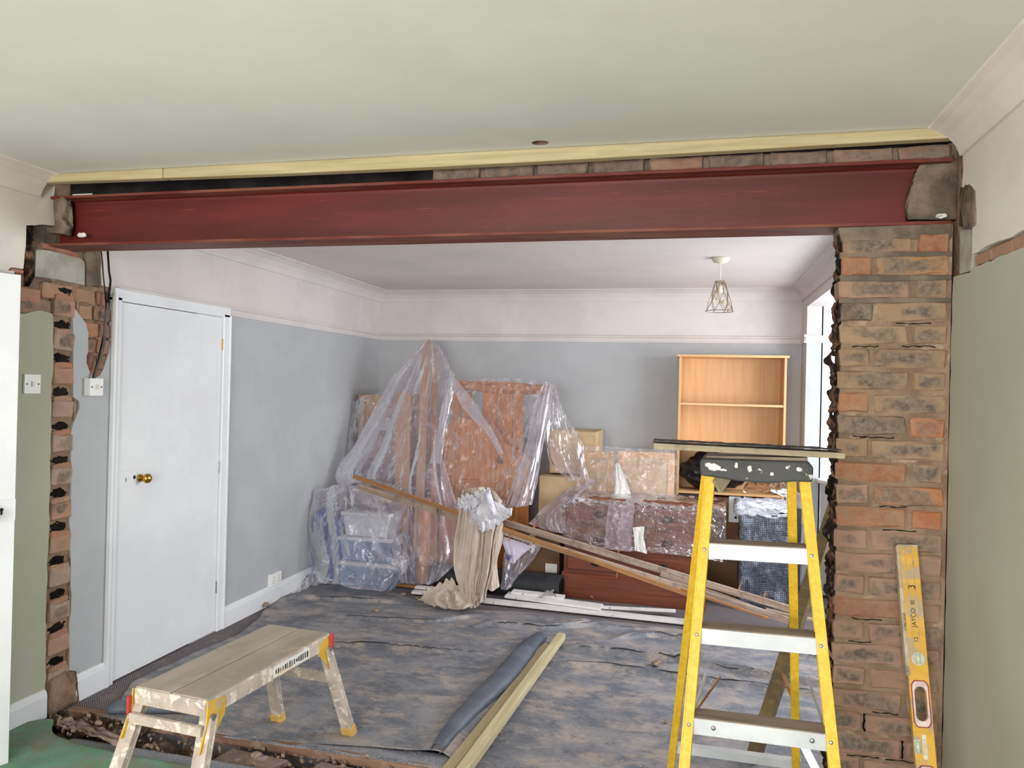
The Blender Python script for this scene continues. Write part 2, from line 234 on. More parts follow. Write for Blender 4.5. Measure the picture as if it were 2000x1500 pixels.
# ------------------------------------------------------------------ object helpers
def link(name, me, m=None, parent=None, label=None, cat=None, group=None, kind=None, loc=None, rot=None):
    o = bpy.data.objects.new(name, me); COL.objects.link(o)
    if m is not None and me is not None and len(me.materials) == 0: me.materials.append(m)
    if parent is not None: o.parent = parent
    if loc is not None: o.location = loc
    if rot is not None: o.rotation_euler = rot
    tag(o, label, cat, group, kind); return o
def tag(o, label=None, cat=None, group=None, kind=None):
    for k, v in (('label', label), ('category', cat), ('group', group), ('kind', kind)):
        if v: o[k] = v
    return o
def thing(name, label, cat, loc=(0, 0, 0), rot=(0, 0, 0), group=None, kind=None):
    o = bpy.data.objects.new(name, None); COL.objects.link(o); o.location = loc; o.rotation_euler = rot; o.empty_display_size = .1
    return tag(o, label, cat, group, kind)
class MB:
    def __init__(s): s.b = bmesh.new()
    def box(s, lo, hi, mat=None, rot=None):
        lo = Vector(lo); hi = Vector(hi); c = (lo+hi)/2; d = hi-lo
        m = Matrix.Translation(c)@(rot.to_4x4() if rot else Matrix())@Matrix.Diagonal((abs(d.x), abs(d.y), abs(d.z), 1))
        bmesh.ops.create_cube(s.b, size=1, matrix=(mat or Matrix())@m); return s
    def bar(s, a, b, w, h, up=(0, 0, 1), ends=0):
        a = Vector(a); b = Vector(b); x = (b-a).normalized(); u = Vector(up); y = u.cross(x).normalized(); z = x.cross(y)
        m = Matrix((x, y, z)).transposed().to_4x4(); m.translation = (a+b)/2
        bmesh.ops.create_cube(s.b, size=1, matrix=m@Matrix.Diagonal(((b-a).length+ends, w, h, 1))); return s
    def cyl(s, a, b, r, r2=None, seg=14, caps=True):
        a = Vector(a); b = Vector(b); z = (b-a); q = z.to_track_quat('Z', 'Y').to_matrix().to_4x4(); q.translation = (a+b)/2
        bmesh.ops.create_cone(s.b, cap_ends=caps, segments=seg, radius1=r, radius2=r if r2 is None else r2, depth=z.length, matrix=q); return s
    def ball(s, c, r, sub=2, sc=(1, 1, 1)):
        bmesh.ops.create_icosphere(s.b, subdivisions=sub, radius=r, matrix=Matrix.Translation(c)@Matrix.Diagonal((*sc, 1))); return s
    def tube(s, pts, r, seg=8):
        pts = [Vector(p) for p in pts]; rings = []
        for i, p in enumerate(pts):
            t = (pts[min(i+1, len(pts)-1)]-pts[max(i-1, 0)]).normalized(); a = t.orthogonal().normalized() if i == 0 else (rings_a-(rings_a.dot(t))*t).normalized()
            rings_a = a; b = t.cross(a)
            rings.append([s.b.verts.new(p+(a*math.cos(2*PI*k/seg)+b*math.sin(2*PI*k/seg))*(r if not callable(r) else r(i/(len(pts)-1)))) for k in range(seg)])
        for A, B in zip(rings, rings[1:]):
            for k in range(seg): s.b.faces.new((A[k], A[(k+1) % seg], B[(k+1) % seg], B[k]))
        s.b.faces.new(rings[0][::-1]); s.b.faces.new(rings[-1]); return s
    def lathe(s, prof, c, axis=(0, 0, 1), seg=20):
        q = Vector(axis).to_track_quat('Z', 'Y').to_matrix(); c = Vector(c); rings = []
        for r, z in prof: rings.append([s.b.verts.new(c+q@Vector((r*math.cos(2*PI*k/seg), r*math.sin(2*PI*k/seg), z))) for k in range(seg)])
        for A, B in zip(rings, rings[1:]):
            for k in range(seg): s.b.faces.new((A[k], A[(k+1) % seg], B[(k+1) % seg], B[k]))
        s.b.faces.new(rings[0][::-1]); s.b.faces.new(rings[-1]); return s
    def prism(s, poly, ext):
        """closed loop of 3D points extruded by ext"""
        e = Vector(ext); A = [s.b.verts.new(Vector(p)) for p in poly]; B = [s.b.verts.new(Vector(p)+e) for p in poly]; n = len(A)
        s.b.faces.new(A[::-1]); s.b.faces.new(B)
        for i in range(n): s.b.faces.new((A[i], A[(i+1) % n], B[(i+1) % n], B[i]))
        return s
    def strip(s, prof, path):
        """profile (list of (out, z)) swept along path of (point, out direction)"""
        rows = [[s.b.verts.new(Vector(p)+Vector(d)*a+Vector((0, 0, z))) for a, z in prof] for p, d in path]
        n = len(prof)
        for A, B in zip(rows, rows[1:]):
            for i in range(n): s.b.faces.new((A[i], A[(i+1) % n], B[(i+1) % n], B[i]))
        s.b.faces.new(rows[0][::-1]); s.b.faces.new(rows[-1]); return s
    def jitter(s, a):
        for v in s.b.verts: v.co += Vector((random.uniform(-a, a) for _ in range(3)))
        return s
    def build(s, name, m, parent=None, smooth=False, bevel=0, seg=2, tri=False, **k):
        bmesh.ops.recalc_face_normals(s.b, faces=s.b.faces)
        if tri: bmesh.ops.triangulate(s.b, faces=[f for f in s.b.faces if len(f.verts) > 4])
        me = bpy.data.meshes.new(name); s.b.to_mesh(me); s.b.free()
        if smooth: me.polygons.foreach_set('use_smooth', [True]*len(me.polygons))
        o = link(name, me, m, parent, **k)
        if bevel:
            b = o.modifiers.new('edge', 'BEVEL'); b.width = bevel; b.segments = seg; b.limit_method = 'ANGLE'; b.angle_limit = R(40)
        return o
def rotz(a): return Matrix.Rotation(a, 3, 'Z')

# numpy noise
_T = RNG.rand(256, 256)
def vnoise(x, y):
    xi = np.floor(x).astype(int); yi = np.floor(y).astype(int); fx = x-xi; fy = y-yi
    fx = fx*fx*(3-2*fx); fy = fy*fy*(3-2*fy)
    g = lambda a, b: _T[a % 256, b % 256]
    return (g(xi, yi)*(1-fx)+g(xi+1, yi)*fx)*(1-fy)+(g(xi, yi+1)*(1-fx)+g(xi+1, yi+1)*fx)*fy
def fbm(x, y, o=4):
    r = 0; a = .5
    for i in range(o): r = r+a*vnoise(x*2**i+17*i, y*2**i+31*i); a *= .5
    return r
def cat(P, t):
    """Catmull-Rom along axis 0"""
    n = len(P); x = t*(n-1); i = np.clip(np.floor(x).astype(int), 0, n-2); f = (x-i)[:, None, None]
    g = lambda k: P[np.clip(k, 0, n-1)]
    p0, p1, p2, p3 = g(i-1), g(i), g(i+1), g(i+2)
    return .5*((2*p1)+(-p0+p2)*f+(2*p0-5*p1+4*p2-p3)*f**2+(-p0+3*p1-3*p2+p3)*f**3)
def grid_mesh(name, G, m, parent=None, thick=0, mask=None, **k):
    h, w, _ = G.shape; me = bpy.data.meshes.new(name); ids = np.arange(h*w).reshape(h, w)
    q = np.stack([ids[:-1, :-1], ids[:-1, 1:], ids[1:, 1:], ids[1:, :-1]], -1).reshape(-1, 4)
    if mask is not None: q = q[mask.reshape(-1)]
    me.from_pydata(G.reshape(-1, 3).tolist(), [], q.tolist()); me.polygons.foreach_set('use_smooth', [True]*len(me.polygons))
    o = link(name, me, m, parent, **k)
    if thick:
        s = o.modifiers.new('thickness', 'SOLIDIFY'); s.thickness = thick; s.offset = 0
    return o
def sheet(name, rows, m, nu=90, nv=90, amp=.02, fu=9, fv=1.2, fine=.006, edge=.0, seed=0, parent=None, thick=0, gather=None, **k):
    """hanging sheet through control points (px, py, depth Y), with folds running down it"""
    P = np.array([[list(at(x, y, Y=Y)) for x, y, Y in r] for r in rows])
    G = cat(P, np.linspace(0, 1, nv)); G = cat(G.transpose(1, 0, 2), np.linspace(0, 1, nu)).transpose(1, 0, 2)
    v, u = np.meshgrid(np.linspace(0, 1, nv), np.linspace(0, 1, nu), indexing='ij')
    w = fbm(u*4+seed, v*3+seed, 3)*1.2
    rd = 1-np.abs(2*fbm((u+.06*w)*fu+seed*7, v*fv+seed*3, 2)-.85)*1.6
    A = amp*(rd-.5)+fine*2*(fbm(u*fu*3+seed, v*fu*2.2, 4)-.45)
    dv = np.gradient(G, axis=0); du = np.gradient(G, axis=1); N = np.cross(du, dv); N /= np.linalg.norm(N, axis=2, keepdims=True)+1e-9
    G = G+N*A[..., None]
    if edge:
        e = (fbm(u*30+seed, v*30, 3)-.45)*edge*((v > .98)|(u < .02)|(u > .98)|(v < .01)); G[..., 2] += e; G[..., 0] += e
    G[..., 1] = np.minimum(G[..., 1], YB-.01); G[..., 0] = np.maximum(G[..., 0], XL+.006)
    G[..., 2] = np.maximum(G[..., 2], .012)
    return grid_mesh(name, G, m, parent, thick, **k)

# ------------------------------------------------------------------ SETTING
ST = dict(kind='structure')
# ceilings
b = bmesh.new()
def loop(b, pts):
    vs = [b.verts.new(p) for p in pts]; return [b.edges.new((vs[i], vs[(i+1) % len(vs)])) for i in range(len(vs))]
hc = at(1055, 279, Z=CE)
e = loop(b, [(XL, -2.2, CE), (XR, -2.2, CE), (XR, 2.795, CE), (XL, 2.815, CE)])+loop(b, [(hc.x+.032*math.cos(i*PI/10)*(1+.08*math.sin(3*i)), hc.y+.026*math.sin(i*PI/10), CE) for i in range(20)])
bmesh.ops.triangle_fill(b, use_beauty=True, edges=e, normal=(0, 0, -1))
me = bpy.data.meshes.new('ceiling'); b.to_mesh(me); b.free(); c0 = link('ceiling', me, m_ceil, **ST)
MB().cyl((hc.x, hc.y, CE), (hc.x, hc.y, CE+.10), .036, caps=False, seg=20).box((hc.x-.04, hc.y-.04, CE+.10), (hc.x+.04, hc.y+.04, CE+.11)).build('ceiling_hole', m_thresh, c0)
MB().box((XL-.05, -2.3, CE+.12), (XR+.05, YF-.06, CE+.2)).build('ceiling_deck', m_thresh, c0)
MB().box((XL-.1, 3.03, CE2), (XR+.1, YB+.1, CE2+.15)).build('ceiling_back', m_ceil2, **ST)
# floors
MB().box((XL-.1, 3.0, -.12), (XR+.1, YB+.1, 0)).build('floor', m_carpet, **ST)
MB().box((XR+.1, 3.2, -.12), (2.2, YB, -.001)).build('floor_bay', m_carpet, **ST)
fl = MB().box((XL-.1, -2.3, -.12), (XR+.1, 2.60, -.004)).build('floor_front_unseen', m_white, **ST)  # unseen floor, made pale to bounce light up to the ceiling
MB().box((XL-.1, 2.60, -.20), (XR+.1, 3.02, -.14)).build('floor_trench', m_void, **ST)
# back wall
MB().box((XL-.1, YB, -.1), (XR+.15, YB+.12, 2.0)).build('wall_back', m_grey, **ST)
MB().box((XL-.1, YB+.001, 2.0), (XR+.15, YB+.12, CE2+.1)).build('wall_back_frieze', m_white2, **ST)
# left wall: masonry, then plaster coats with the torn outlines the photograph shows
wl = MB().box((XL-.13, 2.5, -.15), (XL-.022, YB+.1, 2.6)).box((XL-.13, -2.3, -.15), (XL-.022, 1.72, 2.6)).box((XL-.13, 1.72, 2.0), (XL-.022, 2.5, 2.6)).build('wall_left', m_mortar, **ST)
MB().box((XL-1.2, 1.0, -.1), (XL-1.12, 3.2, 2.5)).box((XL-1.2, 1.0, -.1), (XL-.13, 3.2, -.02)).box((XL-1.2, 1.0, 2.4), (XL-.13, 3.2, 2.5)).box((XL-1.2, 1.0, -.1), (XL-.13, 1.05, 2.5)).box((XL-1.2, 3.15, -.1), (XL-.13, 3.2, 2.5)).build('wall_hall', m_white, **ST)
def rag(pts, step=.035, a=.004):
    """roughen a torn plaster edge between traced points"""
    out = []
    for p, q in zip(pts, pts[1:]):
        n = max(1, int((q-p).length/step))
        for i in range(n): out.append(p.lerp(q, i/n)+Vector((0, random.uniform(-a, a), random.uniform(-a, a))))
    out.append(pts[-1]); return out
def LW(l): return [at(x, y, X=XL) for x, y in l]
green_edge = LW([(50, 612), (62, 607), (78, 606), (98, 611), (105, 614), (104, 700), (101, 760), (100, 840), (98, 900), (97, 1000), (93, 1090), (91, 1180), (89, 1290), (89, 1400)])
gp = rag(green_edge)
gp += [Vector((XL, gp[-1].y, 0)), Vector((XL, 2.5, 0)), Vector((XL, 2.5, gp[0].z))]
MB().prism(gp, (-.022, 0, 0)).build('plaster_green', m_green, wl, tri=True)
MB().box((XL-.022, -2.2, 0), (XL, 1.72, 1.96)).build('plaster_green', m_green, wl)
wp = rag(LW([(107, 345), (105, 385), (107, 442), (84, 438), (68, 441), (53, 439), (51, 480), (47, 527), (22, 522)]))
wp += [Vector((XL, 2.60, 1.965)), Vector((XL, -2.2, 1.965)), Vector((XL, -2.2, CE)), Vector((XL, wp[0].y, CE))]
MB().prism(wp, (-.022, 0, 0)).build('plaster_white', m_white, wl, tri=True)
gy = rag(LW([(143, 604), (147, 602), (155, 613), (167, 633), (173, 650), (173, 685), (169, 692), (170, 710), (177, 728), (182, 738), (195, 735), (207, 708), (213, 690), (217, 665)]))
gy += LW([(217, 800)]); gy += [Vector((XL, gy[-1].y, 0)), Vector((XL, at(135, 1340, X=XL).y, 0))]
gy += rag(LW([(135, 1340), (134, 1320), (136, 1240), (139, 1160), (136, 1020), (140, 920), (138, 880), (140, 833), (148, 817), (156, 797), (154, 783), (144, 775), (143, 633), (143, 604)]))[:-1]
MB().prism(gy, (-.022, 0, 0)).build('plaster_grey', m_grey, wl, tri=True)
fy = at(217, 700, X=XL).y
MB().box((XL-.022, 3.95, 0), (XL, YB, 1.99)).build('plaster_grey', m_grey, wl)
ww = rag(LW([(195, 557), (197, 520), (195, 480), (199, 470)]))
MB().prism([Vector((XL, fy+.02, ww[0].z)), Vector((XL, YB, 1.99)), Vector((XL, YB, CE2+.05)), Vector((XL, 3.10, CE2+.05)), Vector((XL, ww[-1].y, 2.25))]+ww[::-1][1:], (-.022, 0, 0)).build('plaster_white', m_white2, wl, tri=True)
# right wall, front room
wr = MB().box((XR+.02, -2.3, -.15), (XR+.15, 3.1, 2.6)).build('wall_right', m_mortar, **ST)
def RW(l): return [at(x, y, X=XR) for x, y in l]
rg = rag(RW([(2040, 464), (2000, 482), (1965, 497), (1927, 513), (1905, 520), (1893, 532), (1876, 538), (1862, 541)]), a=.003)
lo = [Vector((XR, 2.872+random.uniform(-.006, .006), z)) for z in np.arange(1.90, .02, -.06)]
MB().prism([Vector((XR, -2.2, rg[0].z))]+rg+lo+[Vector((XR, 2.872, 0)), Vector((XR, -2.2, 0))], (.022, 0, 0)).build('plaster_green', m_green, wr, tri=True)
rw = rag(RW([(2040, 432), (2000, 450), (1960, 468), (1922, 484), (1899, 498), (1899, 442), (1904, 436), (1905, 376), (1892, 362), (1878, 372), (1881, 330), (1880, 275)]), a=.003)
MB().prism([Vector((XR, -2.2, rw[0].z))]+rw+[Vector((XR, rw[-1].y, CE)), Vector((XR, -2.2, CE))], (.022, 0, 0)).build('plaster_white', m_white, wr, tri=True)
MB().prism([p+Vector((.002, 0, 0)) for p in RW([(1874, 452), (1890, 446), (1899, 470), (1896, 505), (1893, 530), (1873, 535)])], (.02, 0, 0)).build('patch_repair', m_block, wr, tri=True)
# rear wall with the front room's window, behind the camera
MB().box((XL-.1, -2.3, -.1), (XR+.1, -2.2, .8)).box((XL-.1, -2.3, 2.25), (XR+.1, -2.2, 2.6)).box((XL-.1, -2.3, .8), (-2.2, -2.2, 2.25)).box((.4, -2.3, .8), (XR+.1, -2.2, 2.25)).build('wall_rear', m_white, **ST)
w2 = MB().box((-2.2, -2.28, .8), (.4, -2.22, .86)).box((-2.2, -2.28, 2.19), (.4, -2.22, 2.25)).box((-2.2, -2.28, .8), (-2.14, -2.22, 2.25)).box((.34, -2.28, .8), (.4, -2.22, 2.25)).box((-1.37, -2.28, .8), (-1.32, -2.22, 2.25)).box((-.5, -2.28, .8), (-.45, -2.22, 2.25)).build('window_2', m_gloss, **ST)
MB().box((-2.15, -2.254, .85), (.35, -2.25, 2.2)).build('pane', m_pane, w2)
# back room right wall, lintel and bay
MB().box((XR, 6.36, -.1), (XR+.12, YB+.05, 2.0)).build('wall_right_back', m_grey, **ST)
MB().box((XR, 6.36, 2.0), (XR+.12, YB+.05, CE2+.1)).box((XR, 3.03, 2.262), (XR+.14, 6.362, CE2+.1)).build('wall_right_back_frieze', m_white2, **ST)
MB().box((XR+.001, 3.05, -.1), (XR+.12, 3.4, 2.3)).build('wall_right_bay_pier', m_grey, **ST)
bay = [(XR+.11, 6.36), (1.36, 6.36), (1.82, 5.84), (1.82, 3.90), (1.25, 3.42), (XR+.11, 3.42)]
def wallseg(mb, p, q, z0, z1, th=.08):
    p = Vector((*p, 0)); q = Vector((*q, 0)); d = (q-p).normalized(); n = Vector((d.y, -d.x, 0))*-1
    mb.prism([p+Vector((0, 0, z0)), q+Vector((0, 0, z0)), q+Vector((0, 0, z1)), p+Vector((0, 0, z1))], n*th)
mb = MB(); wallseg(mb, bay[0], bay[1], 0, 1.985); wallseg(mb, bay[4], bay[5], 0, 1.985)
for i in (1, 2, 3): wallseg(mb, bay[i], bay[i+1], 0, .85)
mb.build('wall_bay', m_gloss, **ST)
mb = MB(); wallseg(mb, bay[0], bay[1], 1.985, 2.36); wallseg(mb, bay[4], bay[5], 1.985, 2.36)
for i in (1, 2, 3): wallseg(mb, bay[i], bay[i+1], 2.2, 2.36)
mb.build('wall_bay_frieze', m_gloss, **ST)
MB().prism([(x, y, 2.34) for x, y in [(XR+.1, 6.4), (1.38, 6.4), (1.88, 5.88), (1.88, 3.86), (1.27, 3.38), (XR+.1, 3.38)]], (0, 0, .04)).build('ceiling_bay', m_ceil2, **ST)
for i in (1, 2, 3):
    p = Vector((*bay[i], 0)); q = Vector((*bay[i+1], 0)); n = 3 if i == 2 else 1
    mb = MB()
    for z in (.87, 2.18, 1.8): mb.bar(p+Vector((0, 0, z)), q+Vector((0, 0, z)), .06, .05)
    for k in range(n+1): c = p.lerp(q, k/n); mb.bar(c+Vector((0, 0, .85)), c+Vector((0, 0, 2.2)), .06, .06, up=(q-p))
    w1 = mb.build('window_1', m_gloss, **ST)
    MB().bar(p+Vector((0, 0, 1.525)), q+Vector((0, 0, 1.525)), .004, 1.3).build('pane', m_pane, w1)
# boxed-in sill in the bay
sb = MB().prism([(.98, 6.355, .02), (1.34, 6.355, .02), (1.79, 5.84, .02), (1.79, 5.6, .02), (1.55, 5.6, .02), (1.10, 6.1, .02)], (0, 0, .86)).build('trim_window_box', m_gloss, **ST)
MB().prism([(z_[0], z_[1], .885) for z_ in [(.935, 6.355), (1.34, 6.355), (1.80, 5.84), (1.80, 5.6), (1.50, 5.56), (1.16, 5.92), (1.0, 6.12), (.94, 6.24)]], (0, 0, .032)).build('window_sill', m_gloss, sb, bevel=.01)


# coving, picture rails, skirting
cov = [(0, 0), (.11, 0), (.108, -.006), (.085, -.014), (.05, -.035), (.025, -.065), (.014, -.09), (.012, -.10), (0, -.10)]
def run(name, prof, a, b, out, z, m, parent=None, **k):
    return MB().strip([(p, q) for p, q in prof], [(Vector((*a, z)), Vector((*out, 0))), (Vector((*b, z)), Vector((*out, 0)))]).build(name, m, parent, **k)
run('trim_1', cov, (XL, -2.2), (XL, 2.81), (1, 0), CE, m_white, **ST)
run('trim_2', cov, (XR, -2.2), (XR, 2.79), (-1, 0), CE, m_white, **ST)
run('trim_3', cov, (XL, 3.0), (XL, YB), (1, 0), CE2, m_white2, **ST)
run('trim_4', cov, (XL, YB), (XR, YB), (0, -1), CE2, m_white2, **ST)
run('trim_5', cov, (XR, 3.0), (XR, YB), (-1, 0), CE2, m_white2, **ST)
rail = [(0, 0), (.010, 0), (.012, .012), (.009, .016), (.009, .034), (.022, .046), (.024, .055), (0, .058)]
run('trim_6', rail, (XL, fy+.03), (XL, YB), (1, 0), 1.982, m_white2, **ST)
run('trim_7', rail, (XL, YB), (XR, YB), (0, -1), 1.982, m_white2, **ST)
run('trim_8', rail, (XR, 6.335), (XR, YB), (-1, 0), 1.982, m_white2, **ST)
run('trim_9', rail, (XR-.02, 6.36), (1.36, 6.36), (0, -1), 1.975, m_gloss, **ST)
run('trim_10', rail, (XL, -2.2), (XL, at(20, 522, X=XL).y), (1, 0), 1.965, m_white2, **ST)
sk = [(0, 0), (.018, 0), (.018, .10), (.014, .118), (.006, .128), (0, .13)]
run('baseboard_left', sk, (XL, 4.26), (XL, YB), (1, 0), 0, m_gloss, **ST)
run('baseboard_left_return', sk, (XL, at(143, 1330, X=XL).y), (XL, fy), (1, 0), 0, m_gloss, **ST)
run('baseboard_left_front', sk, (XL, 2.5), (XL, at(89, 1380, X=XL).y-.01), (1, 0), 0, m_gloss, **ST)
run('baseboard_back', sk, (XL, YB), (XR, YB), (0, -1), 0, m_gloss, **ST)
run('baseboard_right', sk, (XR, -2.2), (XR, 2.6), (-1, 0), 0, m_gloss, **ST)

# door frame and doors
fr = MB().box((XL-.02, fy, 0), (XL+.018, fy+.05, 1.985)).box((XL-.02, 4.19, 0), (XL+.018, 4.255, 1.985)).box((XL-.02, fy, 1.965), (XL+.018, 4.255, 2.03)).box((XL, fy-.004, 0), (XL+.026, fy+.014, 2.0)).box((XL, 4.243, 0), (XL+.026, 4.259, 1.98)).build('trim_11', m_gloss, bevel=.004, **ST)
fr['label'] = 'white architrave around the closed door'
def lock_plate(parent, y, z, s=1, x=0.0):
    pl = MB().box((x, y-.055*s, z-.045), (x+.006, y+.075*s, z+.04)).build('lock_plate', m_gloss, parent, bevel=.002)
    MB().cyl((x+.004, y-.005*s, z), (x+.0075, y-.005*s, z), .0035, seg=10).box((x+.004, y-.007*s, z-.012), (x+.0075, y-.003*s, z)).build('keyhole', m_dark, pl)
def knob(parent, y, z, x=0.0):
    k = MB().lathe([(.011, 0), (.009, .015), (.010, .022), (.02, .028), (.027, .04), (.026, .052), (.016, .062), (.001, .065)], (x, y, z), (1, 0, 0)).build('knob', m_brass, parent, smooth=True)
    MB().lathe([(.022, 0), (.02, .005), (.012, .007)], (x, y, z), (1, 0, 0)).build('rose', m_brass, k, smooth=True)
d1 = MB().box((XL-.034, fy+.053, .008), (XL+.004, 4.187, 1.962)).build('door_1', m_gloss, bevel=.002, **ST)
ky = at(282, 934, X=XL+.03)
lp = at(243, 936, X=XL).y
plt = MB().box((XL+.003, lp-.075, 1.0), (XL+.009, lp+.08, 1.085)).build('lock_plate', m_gloss, d1, bevel=.002)
MB().box((XL+.008, lp-.002, 1.03), (XL+.010, lp+.002, 1.05)).build('keyhole', m_dark, plt)
knob(d1, ky.y, ky.z, XL+.004)
MB().cyl((XL+.004, ky.y-.05, ky.z+.01), (XL+.010, ky.y-.05, ky.z+.01), .01).build('latch_bolt', m_dark, d1)
for z in (at(428, 672, X=XL).z, at(423, 913, X=XL).z, at(417, 1148, X=XL).z):
    h = MB()
    for k in range(3): h.cyl((XL+.006, 4.19, z-.035+k*.024), (XL+.006, 4.19, z-.014+k*.024), .006, seg=10)
    h.build('hinge', m_brass if z > 1.5 else m_rivet, d1)
# open door leaf of the front room
e0 = Vector((-2.64, 2.50, 0)); hd = R(-20)
d2 = MB().box((-.035, -.80, .01), (0, 0, 1.975)).build('door_2', m_gloss, bevel=.002, loc=e0, rot=(0, 0, hd), **ST)
kz = at(22, 1000, Y=2.45).z
lp2 = MB().box((0, -.15, kz-.04), (.006, .0, kz+.045)).build('lock_plate', m_gloss, d2, bevel=.002)
MB().cyl((.004, -.052, kz+.006), (.0078, -.052, kz+.006), .007, seg=10).box((.004, -.0555, kz-.014), (.0078, -.0485, kz+.004)).build('keyhole', m_dark, lp2)
knob(d2, -.112, kz-.0, .004)
MB().box((-.024, -.002, kz-.014), (-.010, .012, kz+.012)).build('latch_bolt', m_rivet, d2, bevel=.002)

# ------------------------------------------------------------------ brickwork
def brick_mesh(L, H, D, seed, rough=.0035):
    rr = random.Random(seed); b = bmesh.new(); nx = max(2, int(L/.055)); 
    bmesh.ops.create_cube(b, size=1, matrix=Matrix.Diagonal((L, D, H, 1)))
    bmesh.ops.subdivide_edges(b, edges=[e for e in b.edges if abs((e.verts[0].co-e.verts[1].co).x) > .01], cuts=nx-1, use_grid_fill=True)
    bmesh.ops.bevel(b, geom=[e for e in b.edges if e.calc_face_angle(0) > 1], offset=.006, segments=1, affect='EDGES')
    for v in b.verts:
        v.co += Vector((rr.uniform(-1, 1)*rough, rr.uniform(-1, 1)*rough, rr.uniform(-1, 1)*rough))
        if abs(abs(v.co.x)-L/2) < .01 and rr.random() < .35: v.co.x *= .97
    me = bpy.data.meshes.new('brick'); b.to_mesh(me); b.free(); return me
BM = {}
def brick(L, H, D, m, loc, rz, parent, col, soot, var=None):
    key = (round(L, 2), round(H, 3), round(D, 2), m.name, random.randrange(4) if var is None else var)
    if key not in BM:
        BM[key] = brick_mesh(key[0], key[1], key[2], hash(key[:3]) % 1000+key[4]); BM[key].materials.append(m)
    o = link('brick', BM[key], None, parent, loc=loc, rot=(random.uniform(-.012, .012), random.uniform(-.012, .012), rz+random.uniform(-.01, .01)))
    c = lin(col); o.color = (c[0], c[1], c[2], soot); return o
# right-hand stub of the removed wall
PX0, PITCHZ, TOPZ = .490, .0797, 2.150
pier = MB().box((PX0+.008, YF+.008, -.004), (XR, YK, 2.165)).build('wall_partition', m_mortar, **ST)
ORG, TAN, PNK, DRK = (162, 112, 84), (156, 130, 104), (164, 130, 114), (104, 94, 84)
PC = {0: [(TAN, 1), ((156, 98, 72), .1)], 1: [((162, 112, 84), .3), ((176, 130, 86), .8)], 2: [(PNK, .8), (TAN, .8)], 3: [(DRK, 1), (TAN, .95)], 4: [(TAN, .7), (TAN, .8)],
      5: [(TAN, .8), (TAN, .8)], 6: [(TAN, .9), (TAN, .8)], 7: [(ORG, 0), (TAN, 1)], 8: [(DRK, 1), ((176, 112, 82), .5)], 9: [(TAN, .7), (TAN, 1)], 10: [(ORG, .2), (TAN, 1)],
      11: [(PNK, .9), ((178, 116, 80), .8)], 12: [(ORG, .3), ((176, 112, 80), .2)], 13: [(PNK, .6), (PNK, .7)], 14: [(PNK, .8), (PNK, .4)], 15: [(PNK, .9), (PNK, .8)], 16: [((160, 110, 90), .2), (PNK, .3)]}
courses = int(TOPZ/PITCHZ)
for i in range(courses):
    z = TOPZ-.012-.034-i*PITCHZ; hdr = i % 2 == 1
    L1 = .108 if hdr else .228
    cs = PC.get(i, [(PNK, random.uniform(.7, 1)), (PNK, random.uniform(.6, 1))])
    j = random.uniform(-.006, .006)
    L1 += j; x1 = PX0+L1; x2 = x1+.014; L2 = XR-.012-x2
    for x, L, (c, s) in ((PX0+L1/2, L1, cs[0]), (x2+L2/2, L2, cs[1])):
        dv = random.uniform(-12, 4); c = tuple(min(255, max(0, v+dv)) for v in c)
        brick(L, .066, .10, m_brick, (x, YF+.050+random.uniform(-.004, .004), z+random.uniform(-.002, .002)), 0, pier, c, s)
MB().prism([(PX0, YF+.0, 2.115), (XR-.004, YF+.0, 2.118), (XR-.004, YF-.002, 2.168), (PX0-.01, YF+.004, 2.165)], (0, .12, 0)).build('mortar_bed', m_dkmortar, pier, bevel=.004)
for i in range(3):   # new pointing around the top courses
    z = TOPZ-.012-.034-i*PITCHZ-PITCHZ/2
    MB().box((PX0-.002, YF+.001, z-.010), (XR-.002, YF+.03, z+.010)).jitter(.003).build('mortar_joint', m_dkmortar, pier, bevel=.003)
for i in range(22):
    ci = random.randrange(2, 26); z = TOPZ-.046-ci*PITCHZ
    if i % 3 == 0:
        x = PX0+(.112 if ci % 2 else .234); P_ = [(x+random.uniform(-.004, .004), YF+.006, z-.03+.012*k) for k in range(6)]; rr2 = .0035
    else:
        x = random.uniform(PX0+.02, XR-.15); w3 = random.uniform(.010, .02); P_ = [(x+k*w3, YF+.006, z-.040+random.uniform(-.003, .003)) for k in range(7)]; rr2 = .0018
    MB().tube(P_, lambda q_, a_=rr2: a_*(.3+abs(math.sin(q_*7+1))), 5).build('crack', m_void, pier)
# ragged cut end of the stub
nz, ny = 260, 14
zz, yy = np.meshgrid(np.linspace(2.14, 0, nz), np.linspace(YF+.004, YK+.01, ny), indexing='ij')
course = np.floor((TOPZ-zz)/PITCHZ)
dx = (fbm(zz*26, yy*20, 4)-.45)*.036+(vnoise(zz*75, yy*30)-.5)*.012+np.where(((TOPZ-zz)/PITCHZ) % 1 > .86, .008, 0)
dx -= .022*np.exp(-((zz-1.70)/.03)**2)+.016*np.exp(-((zz-1.07)/.02)**2)
G = np.stack([PX0-.004+dx, yy, zz], -1)
grid_mesh('broken_edge', G, m_jag, pier)
MB().box((PX0+.02, YK, 0), (XR-.001, YK+.015, 2.2)).build('plaster_grey', m_grey, pier)
# brick chips standing out of the cut end
for px, py in ((1630, 690), (1632, 742), (1630, 1002), (1634, 1060), (1636, 960), (1635, 1130)):
    p = at(px, py, Y=YK-.03); MB().ball((0, 0, 0), .016, 1, (1, 1.3, .8)).jitter(.005).build('brick_chip', m_jag, pier, loc=p)
